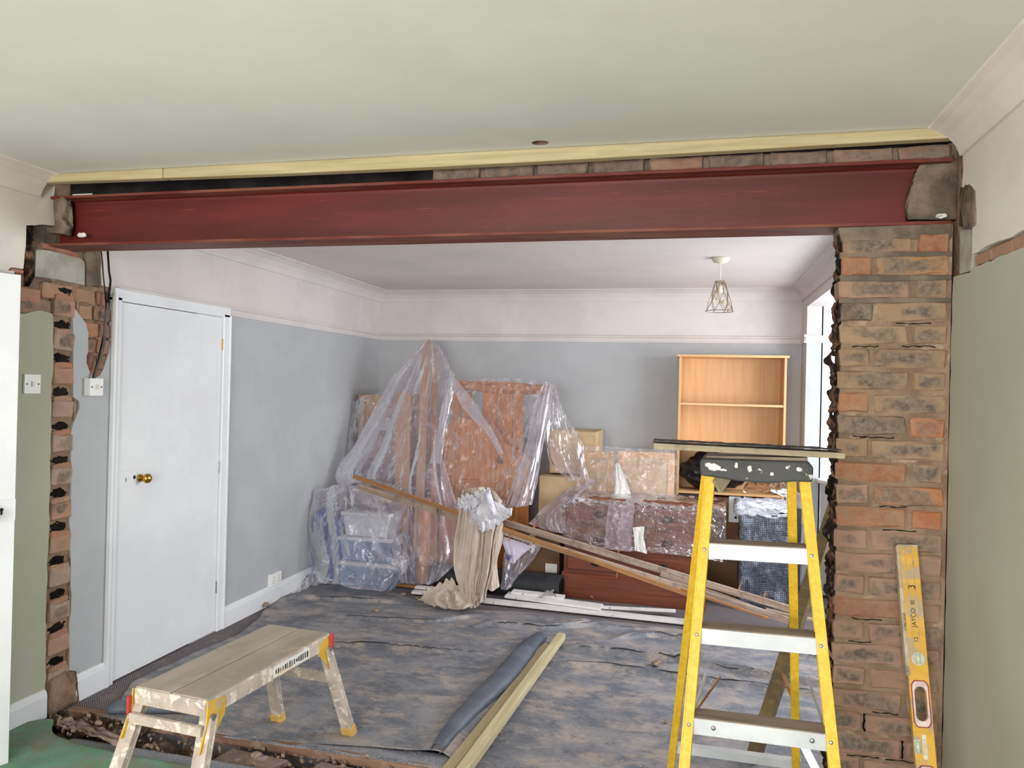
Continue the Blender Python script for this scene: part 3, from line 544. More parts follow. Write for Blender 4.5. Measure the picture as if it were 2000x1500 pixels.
# left-hand stub: the column of cut headers, flush with the wall
pl = MB().box((XL-.03, 2.905, -.05), (XL-.012, 3.065, 2.02)).build('wall_partition_left', m_mortar, **ST)
zc = 1.97; k = 0
while zc > .05:
    cy = 2.975+(zc/2)*-.005+.015*(1-zc/2)
    dark = k % 2 == 0
    if dark:
        MB().ball((XL-.026, cy-.004+random.uniform(-.008, .008), zc), 1, 3, (.024, .060, random.uniform(.024, .031))).jitter(.006).build('tooth_pocket', m_void, pl)
        brick(.11, .03, .05, m_brickdk, (XL-.022, cy, zc-.031), PI/2, pl, random.choice([(190, 132, 104), (178, 128, 104), (184, 148, 126)]), .3)
    else:
        brick(.12, .078, .05, m_brick, (XL-.018, cy, zc), PI/2, pl, random.choice([(182, 160, 146), (176, 154, 140), (182, 142, 120)]), random.choice([.3, .5, .8]))
    zc -= .079; k += 1
mb = MB().prism([(XL-.02, 2.925, 0), (XL-.02, 3.095, 0), (XL-.02, 3.085, .07), (XL-.02, 3.075, .155), (XL-.02, 3.02, .175), (XL-.02, 2.93, .16)], (.04, 0, 0)); bmesh.ops.triangulate(mb.b, faces=mb.b.faces); bmesh.ops.subdivide_edges(mb.b, edges=mb.b.edges, cuts=4); mb.jitter(.005).build('mortar_base', m_mortar, pl, smooth=True)
me_ = MB().box((XL-.03, 3.045, .1), (XL-.004, 3.062, 1.96)).build('mortar_edge', m_mortar, pl, bevel=.003)
# exposed bricks beside and above the column
for y0, y1, z0, col_, s in ((2.66, 2.84, 1.93, (184, 130, 108), .2), (2.85, 3.03, 1.965, (190, 144, 118), .2), (3.04, 3.16, 1.965, (176, 132, 102), .3), (3.18, 3.26, 1.965, (160, 110, 88), .2),
                            (2.70, 2.90, 1.885, (150, 120, 104), .7), (3.06, 3.15, 1.885, (178, 136, 106), .2), (3.16, 3.27, 1.885, (160, 116, 92), .9),
                            (3.10, 3.19, 1.805, (178, 126, 100), .3), (3.20, 3.27, 1.805, (152, 104, 84), .4), (3.12, 3.18, 1.725, (150, 110, 90), .9), (3.19, 3.27, 1.725, (170, 120, 96), .2),
                            (3.13, 3.18, 1.645, (132, 72, 56), .3), (3.19, 3.26, 1.645, (160, 120, 100), .6), (3.14, 3.22, 1.575, (160, 104, 80), .3)):
    brick(y1-y0, .068, .03, m_brick, (XL-.020, (y0+y1)/2, z0), PI/2, wl, col_, s)
# padstone pocket
MB().prism([p+Vector((-.014, 0, 0)) for p in LW([(60, 441), (108, 444), (198, 478), (195, 556), (165, 562), (62, 540)])], (-.012, 0, 0)).build('pocket_mortar', m_dkmortar, wl, tri=True)
MB().prism([p+Vector((-.002, 0, 0)) for p in rag(LW([(72, 487), (98, 490), (158, 504), (166, 512), (166, 557), (130, 549), (68, 540)]), a=.002)], (-.05, 0, 0)).build('padstone', m_block, wl, tri=True)
MB().prism([p for p in rag(LW([(84, 474), (120, 481), (158, 499), (150, 503), (84, 484)]), a=.002)], (-.03, 0, 0)).build('tile_slip', m_brickdk, wl, tri=True).color = (*lin((150, 92, 72))[:3], 0)
MB().prism([p+Vector((.004, 0, 0)) for p in rag(LW([(52, 439), (64, 441), (66, 540), (56, 560), (50, 520)]), a=.004)], (-.03, 0, 0)).build('mortar_rib', m_jag, wl, tri=True)
MB().prism([p+Vector((.003, 0, 0)) for p in rag(LW([(168, 490), (196, 484), (196, 560), (170, 558)]), a=.004)], (-.03, 0, 0)).build('mortar_rib', m_dkmortar, wl, tri=True)
# rail scars
for pts, w_, c_ in (([(22, 524), (46, 528), (46, 534), (22, 531)], wl, 0), ):
    MB().prism([p for p in LW(pts)], (-.02, 0, 0)).build('rail_scar', m_brickdk, w_).color = (*lin((180, 120, 100))[:3], 0)
q = RW([(2040, 436), (1900, 501), (1903, 519), (2040, 464)])
for a, b_ in ((0, .42), (.44, .72), (.74, 1.0)):
    o = MB().prism([q[0].lerp(q[1], a)+Vector((.006, 0, .0)), q[0].lerp(q[1], b_)+Vector((.006, 0, 0)), q[3].lerp(q[2], b_)+Vector((.006, 0, 0)), q[3].lerp(q[2], a)+Vector((.006, 0, 0))], (.02, 0, 0)).build('brick', m_brick, wr); o.color = (*lin((176, 134, 110))[:3], .1)

# ------------------------------------------------------------------ steel beam, packing and the timber above
BZ0, BZ1, BW = 2.166, 2.394, .15
bm_ = thing('steel_beam', 'red oxide painted steel beam spanning the opening', 'beam', (-1.0, YF+BW/2, BZ0))
def loc(x, y, z): return (x+1.0, y-(YF+BW/2), z-BZ0)
XB0, XB1 = XL-.015, XR-.005
prof = [(-.0035, .012), (-.0075, .018), (-.014, .0235), (-.0035-.02, .0125)]
b = MB(); ym = 0
web = [(-.005, .012), (-.005, BZ1-BZ0-.012), (.005, BZ1-BZ0-.012), (.005, .012)]
pr = []
h = BZ1-BZ0; tf = .012; tw = .004; rr_ = .014
pts = [(-tw-rr_, tf), (-tw-rr_*.3, tf+rr_*.3), (-tw, tf+rr_), (-tw, h-tf-rr_), (-tw-rr_*.3, h-tf-rr_*.3), (-tw-rr_, h-tf)]
pts = pts+[(-x, z) for x, z in pts[::-1]]
MB().prism([(XB0+1, y, z) for y, z in pts], (XB1-XB0, 0, 0)).build('web', m_steel, bm_)
MB().box((XB0+1, -BW/2, h-tf), (XB1+1, BW/2, h)).build('top_flange', m_flange, bm_, bevel=.0015)
MB().box((XB0+1, -BW/2, 0), (XB1+1, BW/2, tf)).build('bottom_flange', m_flange, bm_, bevel=.0015)
# mortar packed round both beam ends
def blob(name, pts, ext, m, parent, amp=.006, **k):
    b = MB().prism(pts, ext); bmesh.ops.triangulate(b.b, faces=b.b.faces); bmesh.ops.subdivide_edges(b.b, edges=b.b.edges, cuts=3); b.jitter(amp); return b.build(name, m, parent, smooth=True, **k)
p = [at(x, y, Y=YF+.03) for x, y in [(1802, 318), (1876, 312), (1876, 428), (1775, 427), (1772, 400), (1776, 380), (1784, 352), (1790, 335)]]
blob('beam_packing', p, (0, .03, 0), m_dkmortar, pier, .003)
p = [at(x, y, Y=YF+.0) for x, y in [(104, 384), (124, 384), (128, 400), (120, 425), (130, 440), (126, 458), (70, 452), (72, 442), (106, 444)]]
blob('beam_packing', p, (0, .04, 0), m_dkmortar, wl, .003)
p = [at(x, y, X=XR-.004) for x, y in [(1874, 370), (1890, 360), (1903, 374), (1905, 436), (1896, 444), (1880, 448), (1873, 440)]]
blob('beam_packing', p, (.02, 0, 0), m_dkmortar, wr, .004)
for x, y, s in ((160, 461, .016), (1838, 424, .012)):
    MB().ball((0, 0, 0), s, 2, (1.5, .8, .7)).jitter(.004).build('plaster_lump', m_label, loc=at(x, y, Y=YF+.02)+Vector((0, 0, .004)), label='white lump of plaster on the beam flange by the %s' % ('left wall' if x < 900 else 'brick pier'), cat='debris')
# brick course sitting on the beam over its right half
x = at(845, 345, Y=YF+.03).x; i = 0
BC = [(96, 86, 78), (104, 92, 82), (110, 94, 84), (98, 88, 80), (142, 104, 88), (104, 92, 82), (112, 96, 84), (136, 112, 96), (128, 106, 92)]
while x < XR-.05:
    L = min(.205, XR-x-.004); brick(L, .048, .09, m_brickdk, (x+L/2, YF+.062, BZ1+.026), 0, pier, BC[i % 9], .5 if i % 9 != 4 else .1); x += L+.010; i += 1
MB().box((XB0, YF+.13, BZ1), (XR, YF+.155, CE+.1)).build('cavity_shade_panel', m_void, pier)  # near-black panel standing in for the deep shade above the beam
MB().box((at(845, 345, Y=YF+.03).x, YF+.035, BZ1), (XR, YF+.12, BZ1+.052)).build('mortar_course', m_dkmortar, pier)
for n_, (x0, x1) in enumerate(((at(103, 350, Y=YF).x, at(325, 345, Y=YF-.05).x-.002), (at(325, 345, Y=YF-.05).x+.001, XR+.002))):
    sag = lambda x: .014*math.sin(PI*min(1, max(0, (x-XL)/(XR-XL))))**1.3
    yl = lambda x: YF-.072-.013*(x-XL)/(XR-XL)
    xs_ = np.linspace(x0, x1, 18)
    o = MB().prism([(x, yl(x), 2.436-sag(x)) for x in xs_]+[(x, yl(x), 2.4735) for x in xs_[::-1]], (0, .045, 0)).build('timber_batten', m_fresh, bevel=.005,
        label=('short pale timber batten under the ceiling edge by the left wall' if n_ == 0 else 'long pale timber batten under the ceiling edge, running to the right wall'), cat='batten')
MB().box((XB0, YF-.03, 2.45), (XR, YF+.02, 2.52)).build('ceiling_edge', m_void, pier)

# ------------------------------------------------------------------ wall fittings
def switch(name, label, c, depth=.03):
    s = thing(name, label, 'switch', c)
    MB().box((0, -.043, -.043), (depth, .043, .043)).build('mounting_box', m_switch, s, bevel=.003)
    MB().box((depth, -.043, -.043), (depth+.006, .043, .043)).build('face_plate', m_switch, s, bevel=.002)
    MB().box((depth+.004, -.007, -.012), (depth+.011, .007, .012)).build('rocker', m_rose, s, bevel=.001)
    for y in (-.03, .03): MB().cyl((depth+.004, y, 0), (depth+.008, y, 0), .0035, seg=8).build('screw', m_dark, s)
c = at(187, 756, X=XL+.03); switch('light_switch', 'white light switch on a surface box beside the closed door', (XL, c.y, c.z))
c = at(64, 750, X=XL+.01); switch('light_switch', 'flush white light switch on the green wall by the open door', (XL, c.y, c.z), .004)
c = at(533, 1130, X=XL)
s = thing('wall_socket', 'white double socket low on the grey wall above the skirting', 'socket', (XL, c.y, c.z))
MB().box((0, -.07, -.043), (.028, .07, .043)).build('mounting_box', m_switch, s, bevel=.003)
for y in (-.035, .035):
    MB().box((.026, y-.012, .012), (.031, y+.012, .026)).build('rocker', m_rose, s)
    o = MB()
    for dy, dz in ((0, -.004), (-.01, -.02), (.01, -.02)): o.box((.0275, y+dy-.003, dz-.002), (.0285, y+dy+.003, dz+.003))
    o.build('pin_holes', m_dark, s)
# cables dropping to the switch
w = lambda x, y, o=.01: at(x, y, X=XL+o)
g = MB().tube([w(210, 570, .02), w(209, 600, .02), w(205, 640, .025), w(203, 670, .025), w(196, 700, .025), w(188, 722, .02), w(184, 740, .02)], .007).build('cable_conduit', m_grain, smooth=True, label='grey cable run down the bare brick to the boxed switch', cat='cable')
MB().tube([w(210, 480, .03), w(211, 500, .03), w(213, 530, .03), w(216, 548, .03), w(213, 575, .03), w(210, 592, .025)], .005).build('electric_cable', m_void, smooth=True, label='thick black cable hanging from behind the beam end', cat='cable')
MB().tube([w(196, 478, .03), w(200, 510, .03), w(202, 540, .03), w(205, 570, .03), w(207, 600, .02), w(205, 640, .02), w(192, 700, .018), w(181, 738, .018)], .0028).build('electric_cable', m_void, smooth=True, label='thin black cable beside the thick one, reaching the boxed switch', cat='cable')

# pendant lamp
pc = Vector((.142, 5.06, CE2))
pl_ = thing('pendant_lamp', 'wire cage pendant lamp hanging from the back room ceiling', 'lamp', pc)
MB().lathe([(.055, 0), (.055, -.012), (.045, -.028), (.012, -.034), (.008, -.036)][::-1], (0, 0, 0)).build('ceiling_rose', m_rose, pl_, smooth=True, bevel=0)
zt, zb = at(1408, 550, Y=5.06).z-CE2, at(1400, 608, Y=5.06).z-CE2
MB().cyl((0, 0, -.03), (0, 0, zt-.03), .003, seg=8).build('cord', m_rose, pl_)
MB().lathe([(.014, 0), (.018, -.02), (.018, -.05), (.012, -.055)][::-1], (0, 0, zt-.02)).build('lamp_holder', m_rose, pl_, smooth=True)
sh = MB(); rt, rb = .032, .088
for r_, z in ((rt, zt), (rb, zb)): sh.tube([(r_*math.cos(a), r_*math.sin(a), z) for a in np.linspace(0, 2*PI, 33)], .0022, 6)
n = 8
for k in range(n):
    a = 2*PI*k/n
    rows = [0, .33, .66, 1]
    pos = lambda i, h: (lambda r_, A: (r_*math.cos(A), r_*math.sin(A), zt+(zb-zt)*rows[i]))(rt+(rb-rt)*rows[i], a+h*PI/n)
    for i in range(3):
        o_ = (i % 2)
        sh.cyl(pos(i, o_), pos(i+1, 1-o_), .0016, seg=5); sh.cyl(pos(i, o_), pos(i+1, -1+o_ if o_ == 0 else 2), .0016, seg=5)
for a in (0, 2*PI/3, 4*PI/3): sh.cyl((0, 0, zt-.02), (rt*math.cos(a), rt*math.sin(a), zt), .0016, seg=5)
shade = sh.build('shade', m_wire, pl_)
for k in range(14):
    a = k*2.4; r_ = rt+(rb-rt)*((k*.37) % 1)*.8; zz_ = zt+(zb-zt)*((k*.37) % 1)
    MB().ball((r_*math.cos(a)*.8, r_*math.sin(a)*.8, zz_), .010, 1, (1, 1, 1.4)).build('glass_drop', m_cryst, shade)

# ------------------------------------------------------------------ floor finishes
bd = [at(x, y, Z=0) for x, y in [(225, 1392), (257, 1337), (310, 1312), (362, 1287), (464, 1244), (506, 1211), (518, 1193), (560, 1166), (602, 1138)]]
bY = np.array([p.y for p in bd]); bX = np.array([p.x for p in bd]); o_ = np.argsort(bY); bY, bX = bY[o_], bX[o_]
tp_ = [at(x, y, Z=0) for x, y in [(602, 1138), (700, 1145), (770, 1160), (820, 1178), (900, 1195), (1000, 1197), (1100, 1206), (1200, 1218), (1400, 1240), (1600, 1262), (1700, 1272)]]
tX = np.array([p.x for p in tp_]); tY = np.array([p.y for p in tp_])
NX, NY = 420, 300
u, v = np.meshgrid(np.linspace(0, 1, NX), np.linspace(0, 1, NY))
Yg = 2.965+v*(5.45-2.965); x0 = np.interp(Yg, bY, bX); Xg = x0+u*(XR-.012-x0)
front = 2.965+.02*(fbm(Xg*2, Xg*0, 2)-.5)+np.where(Xg > -1.9, .105*np.clip((Xg+1.9)/.8, 0, 1), 0)*np.where(Xg < -1.0, 1, np.clip((-.8-Xg)/.2, 0, 1))
back = np.interp(Xg, tX, tY)+.02*(fbm(Xg*6, Xg*0+9, 3)-.5)
Yg = front+v*(back-front)
Z = .006+.012*fbm(Xg*3, Yg*6, 4)+.004*fbm(Xg*12, Yg*20, 3)
CREASES = []
def crease(pts, h, wf=.010, wb=.09):
    global Z
    CREASES.append((pts, h))
    P = [at(x, y, Z=0) for x, y in pts]; px = np.array([p.x for p in P]); py = np.array([p.y for p in P]); yc = np.interp(Xg, px, py)
    d = Yg-yc; fade = np.clip((Xg-px[0])/.12, 0, 1)*np.clip((px[-1]-Xg)/.12, 0, 1)
    Z = Z+1.5*h*fade*np.where(d > 0, np.exp(-(d/wb)**2), np.exp(-(d/wf)**2))
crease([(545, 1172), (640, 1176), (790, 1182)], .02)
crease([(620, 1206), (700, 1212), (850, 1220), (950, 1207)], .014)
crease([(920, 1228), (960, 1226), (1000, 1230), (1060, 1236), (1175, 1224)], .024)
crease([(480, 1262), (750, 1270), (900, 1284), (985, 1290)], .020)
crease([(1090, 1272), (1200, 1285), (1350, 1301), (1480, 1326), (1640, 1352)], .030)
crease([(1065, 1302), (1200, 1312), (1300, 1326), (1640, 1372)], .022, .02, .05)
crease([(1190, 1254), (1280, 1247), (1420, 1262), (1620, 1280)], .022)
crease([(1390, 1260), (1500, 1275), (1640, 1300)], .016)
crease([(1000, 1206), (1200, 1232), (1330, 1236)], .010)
# swelling where the sheet is bunched beside the batten
A_, B_ = at(868, 1480, Z=0), at(1068, 1255, Z=0)
ab = np.array([B_.x-A_.x, B_.y-A_.y]); L_ = np.hypot(*ab); ab /= L_
s_ = (Xg-A_.x)*ab[0]+(Yg-A_.y)*ab[1]; d_ = (Xg-A_.x)*ab[1]-(Yg-A_.y)*ab[0]
tt = np.clip(s_/L_, 0, 1); wd = .05+.12*np.sin(PI*np.clip(tt, 0, 1))*tt
Z += .026*np.exp(-((d_+.05)/wd)**2)*np.clip((s_+.05)/.15, 0, 1)*np.clip((L_+.1-s_)/.25, 0, 1)
Z += .03*np.exp(-((s_-L_*.86)/.07)**2-((d_+.30)/.22)**2)
mem = grid_mesh('floor_membrane', np.stack([Xg, Yg, Z], -1), m_memb, thick=.002, label='dusty black membrane sheet laid over the back room floor', cat='sheet')
for pts, h_ in CREASES:      # thin black tubes standing in for the shadow under each fold
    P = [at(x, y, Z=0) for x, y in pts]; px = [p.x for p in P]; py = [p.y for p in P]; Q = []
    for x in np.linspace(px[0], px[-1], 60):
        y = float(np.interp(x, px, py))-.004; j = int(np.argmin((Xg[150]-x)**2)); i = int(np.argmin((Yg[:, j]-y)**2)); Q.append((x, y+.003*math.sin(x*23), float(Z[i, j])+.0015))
    MB().tube(Q, lambda t_, k_=min(.0055, h_*.17): k_*(.15+math.sin(PI*t_)*(.7+.3*math.sin(t_*31))), 6).build('fold_shade_line', m_black, mem, smooth=True)
# the rolled front fold of the sheet
fp = []
for i in range(30):
    t_ = i/29; p = A_.lerp(B_, t_)+Vector((-.035-.01*math.sin(t_*9), 0, 0)); fp.append((p.x, p.y, .032+.022*math.sin(t_*PI*.8)-.014*t_))
fb = MB(); rings = []
for i, p in enumerate(fp):
    t_ = i/29; r_ = .026+.028*math.sin(t_*PI*.85); ring = []
    for k in range(15):
        a = R(-70)+R(300)*k/14
        ring.append(fb.b.verts.new(Vector(p)+Vector((math.cos(a)*r_*1.15*ab[1], -math.cos(a)*r_*1.15*ab[0], math.sin(a)*r_*.8))+Vector((0, 0, .004*math.sin(i*1.7+k)))))
    rings.append(ring)
for a, c in zip(rings, rings[1:]):
    for k in range(14): fb.b.faces.new((a[k], a[k+1], c[k+1], c[k]))
o = fb.build('rolled_fold', m_fold, mem, smooth=True); sm_ = o.modifiers.new('t', 'SOLIDIFY'); sm_.thickness = .002
# small roll of the sheet's left front corner
pa, pb = at(232, 1400, Z=.03), at(330, 1375, Z=.03)
rb_ = MB(); rings = []
for i in range(12):
    c = Vector((-2.60+i*.035, 3.03+i*.012, .034)); rings.append([rb_.b.verts.new(c+Vector((0, math.cos(a)*.05, math.sin(a)*.030))) for a in np.linspace(R(-80), R(230), 16)])
for a, c in zip(rings, rings[1:]):
    for k in range(15): rb_.b.faces.new((a[k], a[k+1], c[k+1], c[k]))
o = rb_.build('rolled_corner', m_fold, mem, smooth=True); sm_ = o.modifiers.new('t', 'SOLIDIFY'); sm_.thickness = .002
# woven underlay strip showing along the front edge
xs = np.linspace(-1.98, -.80, 60); g = np.zeros((6, 60, 3))
for j in range(6): g[j, :, 0] = xs; g[j, :, 1] = 2.955+j*.030; g[j, :, 2] = .010-.0016*j+.001*np.sin(xs*20+j)
grid_mesh('underlay_strip', g, m_weave, thick=.003, label='strip of silver-grey woven underlay along the opening', cat='underlay')
# threshold timber, boards and rubble in the opening
MB().prism([(-2.83, 2.99, -.03), (-.3, 2.912, -.03), (.47, 2.895, -.03), (.47, 2.945, -.03), (-.3, 2.962, -.03), (-2.83, 3.035, -.03)], (0, 0, .04)).build('threshold_timber', m_thresh, bevel=.006, label='rough timber lying along the line of the removed wall', cat='timber')
def rub(x0, x1, y0, y1, z0, nx, ny, amp):
    xx, yy_ = np.meshgrid(np.linspace(x0, x1, nx), np.linspace(y0, y1, ny)); return np.stack([xx, yy_+(fbm(xx*4, yy_*3, 2)-.5)*.03, z0+amp*(fbm(xx*22, yy_*22, 4)-.4)], -1)
rb0 = grid_mesh('rubble', rub(XL+.01, .47, 2.77, 2.925, -.05, 420, 34, .085), m_rubble, kind='stuff', label='crumbled brick and mortar filling the slot in the floor', cat='rubble')
rb1 = grid_mesh('rubble', rub(XL+.01, -2.35, 2.86, 3.03, -.02, 90, 30, .09), m_rubble, kind='stuff', label='heap of crumbled mortar at the foot of the left brickwork', cat='rubble')
mb = MB()
for i in range(420):
    x = random.uniform(XL+.03, .42); y = random.uniform(2.78, 2.95); r_ = random.choice([.004, .005, .007, .009, .013])
    m_ = Matrix.Translation((x, y, -.03+random.uniform(0, .03)+(.03 if x < -2.4 else 0)))@Euler([random.uniform(0, 3) for _ in range(3)]).to_matrix().to_4x4()@Matrix.Diagonal((1, .8, .6, 1)); bmesh.ops.create_icosphere(mb.b, subdivisions=1, radius=r_, matrix=m_)
mb.jitter(.0028).build('rubble', m_stone, kind='stuff', label='loose mortar crumbs scattered in the floor slot', cat='rubble')
for i, (x0, x1) in enumerate(((-1.92, -1.62), (-1.50, -.98), (-.88, -.42), (-.30, .12), (.18, .6))):
    MB().prism([(x0, 2.78, -.034), (x1-.04, 2.78, -.034), (x1, 2.885-.01*i*.3, -.034), (x0+.02, 2.905-.01*i*.3, -.034)], (0, 0, .026)).jitter(.002).build('floor_board', m_screed, fl, bevel=.003)
# old carpet strip and green sheet of the front room
xs, ys = np.meshgrid(np.linspace(XL+.3, .6, 160), np.linspace(0, 1, 8)); g = np.stack([xs, 2.70+ys*.07-(xs+2.5)*.012, .004+.006*fbm(xs*8, ys*3, 2)], -1)
grid_mesh('carpet_strip', g, m_weave, thick=.004, label='frayed grey carpet edge between the floor slot and the green sheet', cat='carpet')
xs, ys = np.meshgrid(np.linspace(XL+.012, .5, 200), np.linspace(0, 1, 110)); yt = 2.73-.06*np.clip((xs+2.75)*2.2, 0, 1)+.12*np.exp(-((xs+2.80)/.09)**2)+.02*fbm(xs*7, xs*0, 3)
g = np.stack([xs, 1.15+ys*(yt-1.15), .010+.022*fbm(xs*5, ys*7, 4)+.012*np.abs(fbm(xs*9+ys*4, ys*5, 2)-.4)], -1)
grid_mesh('green_floor_sheet', g, m_greenfl, thick=.003, label='dusty green sheet covering the front room floor', cat='sheet')
g = np.array([[list(at(x, y, Z=.03)) for x, y in r] for r in ([(118, 1408), (150, 1404), (190, 1420), (260, 1446)], [(110, 1412), (145, 1416), (180, 1428), (255, 1452)], [(122, 1420), (140, 1426), (176, 1436), (240, 1462)])])
G = cat(g, np.linspace(0, 1, 24)); G = cat(G.transpose(1, 0, 2), np.linspace(0, 1, 60)).transpose(1, 0, 2); vv, uu = np.meshgrid(np.linspace(0, 1, 24), np.linspace(0, 1, 60), indexing='ij'); G[..., 2] += .05*(fbm(uu*9, vv*4, 3)-.45)
grid_mesh('paper_scrap', G, m_screed, thick=.001, label='crumpled dusty paper strip at the edge of the green sheet', cat='paper')
# stones
SP = [(733, 1195, .022, 'pale mortar lump on the sheet in front of the wrapped storage boxes'), (520, 1183, .022, 'brown mortar lump at the back left corner of the black sheet'), (1282, 1299, .026, 'brown mortar lump on the crease beside the stepladder'),
      (1197, 1358, .007, 'white crumb on the sheet right of the diagonal timber'), (978, 1432, .008, 'white crumb on the sheet beside the near end of the timber'), (788, 1162, .016, 'small brown stone by the white skirting ends'),
      (814, 1170, .013, 'tiny tan stone against the cloth hem'), (776, 1303, .006, 'white speck of plaster left of the rolled fold'), (1155, 1167, .012, 'brown crumb at the foot of the mahogany chest'), (1302, 1410, .012, 'brown crumb left of the ladder on the black sheet'),
      (716, 1478, .012, 'pebble on the threshold timber'), (1320, 1413, .010, 'smaller brown crumb touching the ladder rail'), (500, 1478, .02, 'round pale stone in the rubble near the hop-up'), (192, 1415, .016, 'pale square of mortar in the slot near the left wall'), (340, 1428, .014, 'pale stone between the hop-up legs')]
for x, y, r_, lb in SP:
    p = at(x, y, Z=.02); mb = MB().ball((0, 0, r_*.4), r_, 2, (1.1, .9, .65)); mb.jitter(r_*.14).build('stone', m_stone, loc=p, rot=(0, 0, random.random()*6), label=lb, cat='stone')

# ------------------------------------------------------------------ skirting boards and laths pulled off the walls
def board(name, label, cat, a, b, w_, h_, m, up=(0, 0, 1), prof=None, bevel=.002, group=None):
    a = Vector(a); b = Vector(b); x = (b-a).normalized(); y = Vector(up).cross(x).normalized(); z = x.cross(y)
    m4 = Matrix((x, y, z)).transposed().to_4x4(); m4.translation = a; L = (b-a).length
    if prof: mb = MB().prism([(0, p, q_) for p, q_ in prof], (L, 0, 0))
    else: mb = MB().box((0, -w_/2, -h_/2), (L, w_/2, h_/2))
    o = mb.build(name, m, bevel=bevel, label=label, cat=cat, group=group); o.matrix_world = m4; return o
SK = [(0, 0), (.085, .003), (.10, .008), (.105, .018), (.0, .016)]
def skb(lb, x0, y0, x1, y1, z, w_=.10, tilt=0):
    a, b = at(x0, y0, Z=z), at(x1, y1, Z=z)
    s = w_/.105; return board('skirting_board', lb, 'skirting', a, b, 0, 0, m_dirtygloss, prof=[(p*s, q_) for p, q_ in SK], up=(0, -tilt, 1))
skb('longest white skirting board on the floor, running under the ladder towards the pier', 940, 1178, 1640, 1253, .012, .085)
skb('white skirting board end poking out left of the beige cloth', 803, 1160, 900, 1168, .012, .06)
skb('white skirting board with torn end lying on top of the longest one', 985, 1168, 1172, 1193, .032, .09, .1)
skb('white moulding strip behind the torn skirting board', 998, 1160, 1100, 1172, .055, .06, .1)
skb('thin white moulding reaching towards the chest plinth', 1165, 1189, 1320, 1197, .028, .03)
skb('short white board end showing under the beige cloth', 810, 1150, 850, 1154, .03, .05)
board('wood_strip', 'brown timber strip on the carpet beside the clear wrapping', 'timber', at(760, 1140, Z=.02), at(812, 1146, Z=.02), .03, .02, m_lathbr)
board('timber_post', 'weathered timber prop slanting behind the stepladder', 'timber', (.272, 3.36, .03), (.80, 4.05, 1.42), .04, .055, m_olive, up=(1, -.6, 0))
MB().bar(at(1530, 1318, Y=3.48), at(1558, 1392, Y=3.30), .012, .030, up=(0, 1, 0)).build('metal_strut', m_lathbr, label='rusty flat strut fixed across the weathered prop', cat='strut')
# laths
def lath(lb, p0, Y0, p1, Y1, w_, h_, m, up=(0, 0, 1), nails=(), brk=None):
    a, b = at(*p0, Y=Y0), at(*p1, Y=Y1); root = board('lath_board', lb, 'board', a, b, w_, h_, m, up)
    L = (b-a).length
    for t_, s, ln in nails:
        n_ = MB().cyl((L*t_, 0, s*h_/2), (L*t_+.006, 0, s*(h_/2+ln)), .006, .003, 7).jitter(.0015).build('peg', m_lathbr, root)
    return root
lath('upper lath board with a broken joint, wooden pegs along its top edge', (985, 1020), 5.42, (1545, 1190), 5.30, .020, .045, m_lath, nails=((.03, 1, .02), (.11, 1, .045), (.42, 1, .05), (.83, 1, .055), (.91, 1, .04)))
lath('long lath board slanting down from the wrapped pile, upper of the front pair', (690, 930), 5.16, (1350, 1163), 5.20, .016, .03, m_lathbr, nails=((.07, -1, .03), (.16, 1, .02), (.27, -1, .04), (.49, -1, .05), (.56, -1, .02), (.80, -1, .04)))
lath('long lath board with dusty face, lower of the front pair', (700, 950), 5.20, (1550, 1215), 5.22, .018, .042, m_lath, nails=((.12, 1, .02), (.22, 1, .03), (.3, 1, .03)))
lath('thin bright lath under the others by the ladder', (1330, 1150), 5.12, (1500, 1208), 5.10, .022, .016, m_lathbr)
lath('dusty flat board between the laths behind the ladder', (1290, 1120), 5.34, (1545, 1215), 5.32, .03, .03, m_lath)
lath('pale board end running off behind the right ladder rail', (1495, 1190), 5.30, (1640, 1222), 5.30, .05, .016, m_lath)

# fresh battens on the membrane
board('timber_batten', 'new pale batten lying diagonally on the black sheet, the upper of two', 'batten', at(1097, 1242, Z=.062), at(1097, 1242, Z=.062).lerp(at(911, 1497, Z=.062), 1.12), .046, .040, m_freshz, bevel=.003)
board('timber_batten', 'second pale batten tucked beneath the diagonal one, rough-edged', 'batten', at(1070, 1262, Z=.022), at(1070, 1262, Z=.022).lerp(at(884, 1497, Z=.022), 1.10), .05, .034, m_fresh, bevel=.004)

# ------------------------------------------------------------------ hop-up platform
HP = thing('hop_up_platform', 'paint-splashed folding hop-up platform standing over the membrane edge', 'platform', (-1.69, 2.64, 0), (0, 0, R(-5.0)))
HL, HW, HH = .375, .152, .498
MB().box((-HW, -HL, HH-.02), (-.004, HL, HH)).build('deck_board', m_deck, HP, bevel=.003)
MB().box((.004, -HL, HH-.02), (HW, HL, HH)).build('deck_board', m_deck, HP, bevel=.003)
MB().box((-.02, -HL+.002, HH-.024), (.02, HL-.002, HH-.012)).build('seam_shade_insert', m_void, HP)  # dark insert painting the shade in the gap between deck boards
for s in (-1, 1):
    MB().box((s*HW-.002, -HL-.002, HH-.062), (s*HW+.004*s+.002, HL+.002, HH-.004)).build('side_rail', m_metalw, HP, bevel=.003)
    MB().box((-HW, s*HL-.006, HH-.060), (HW, s*HL+.004, HH-.004)).build('end_rail', m_metalw, HP, bevel=.003)
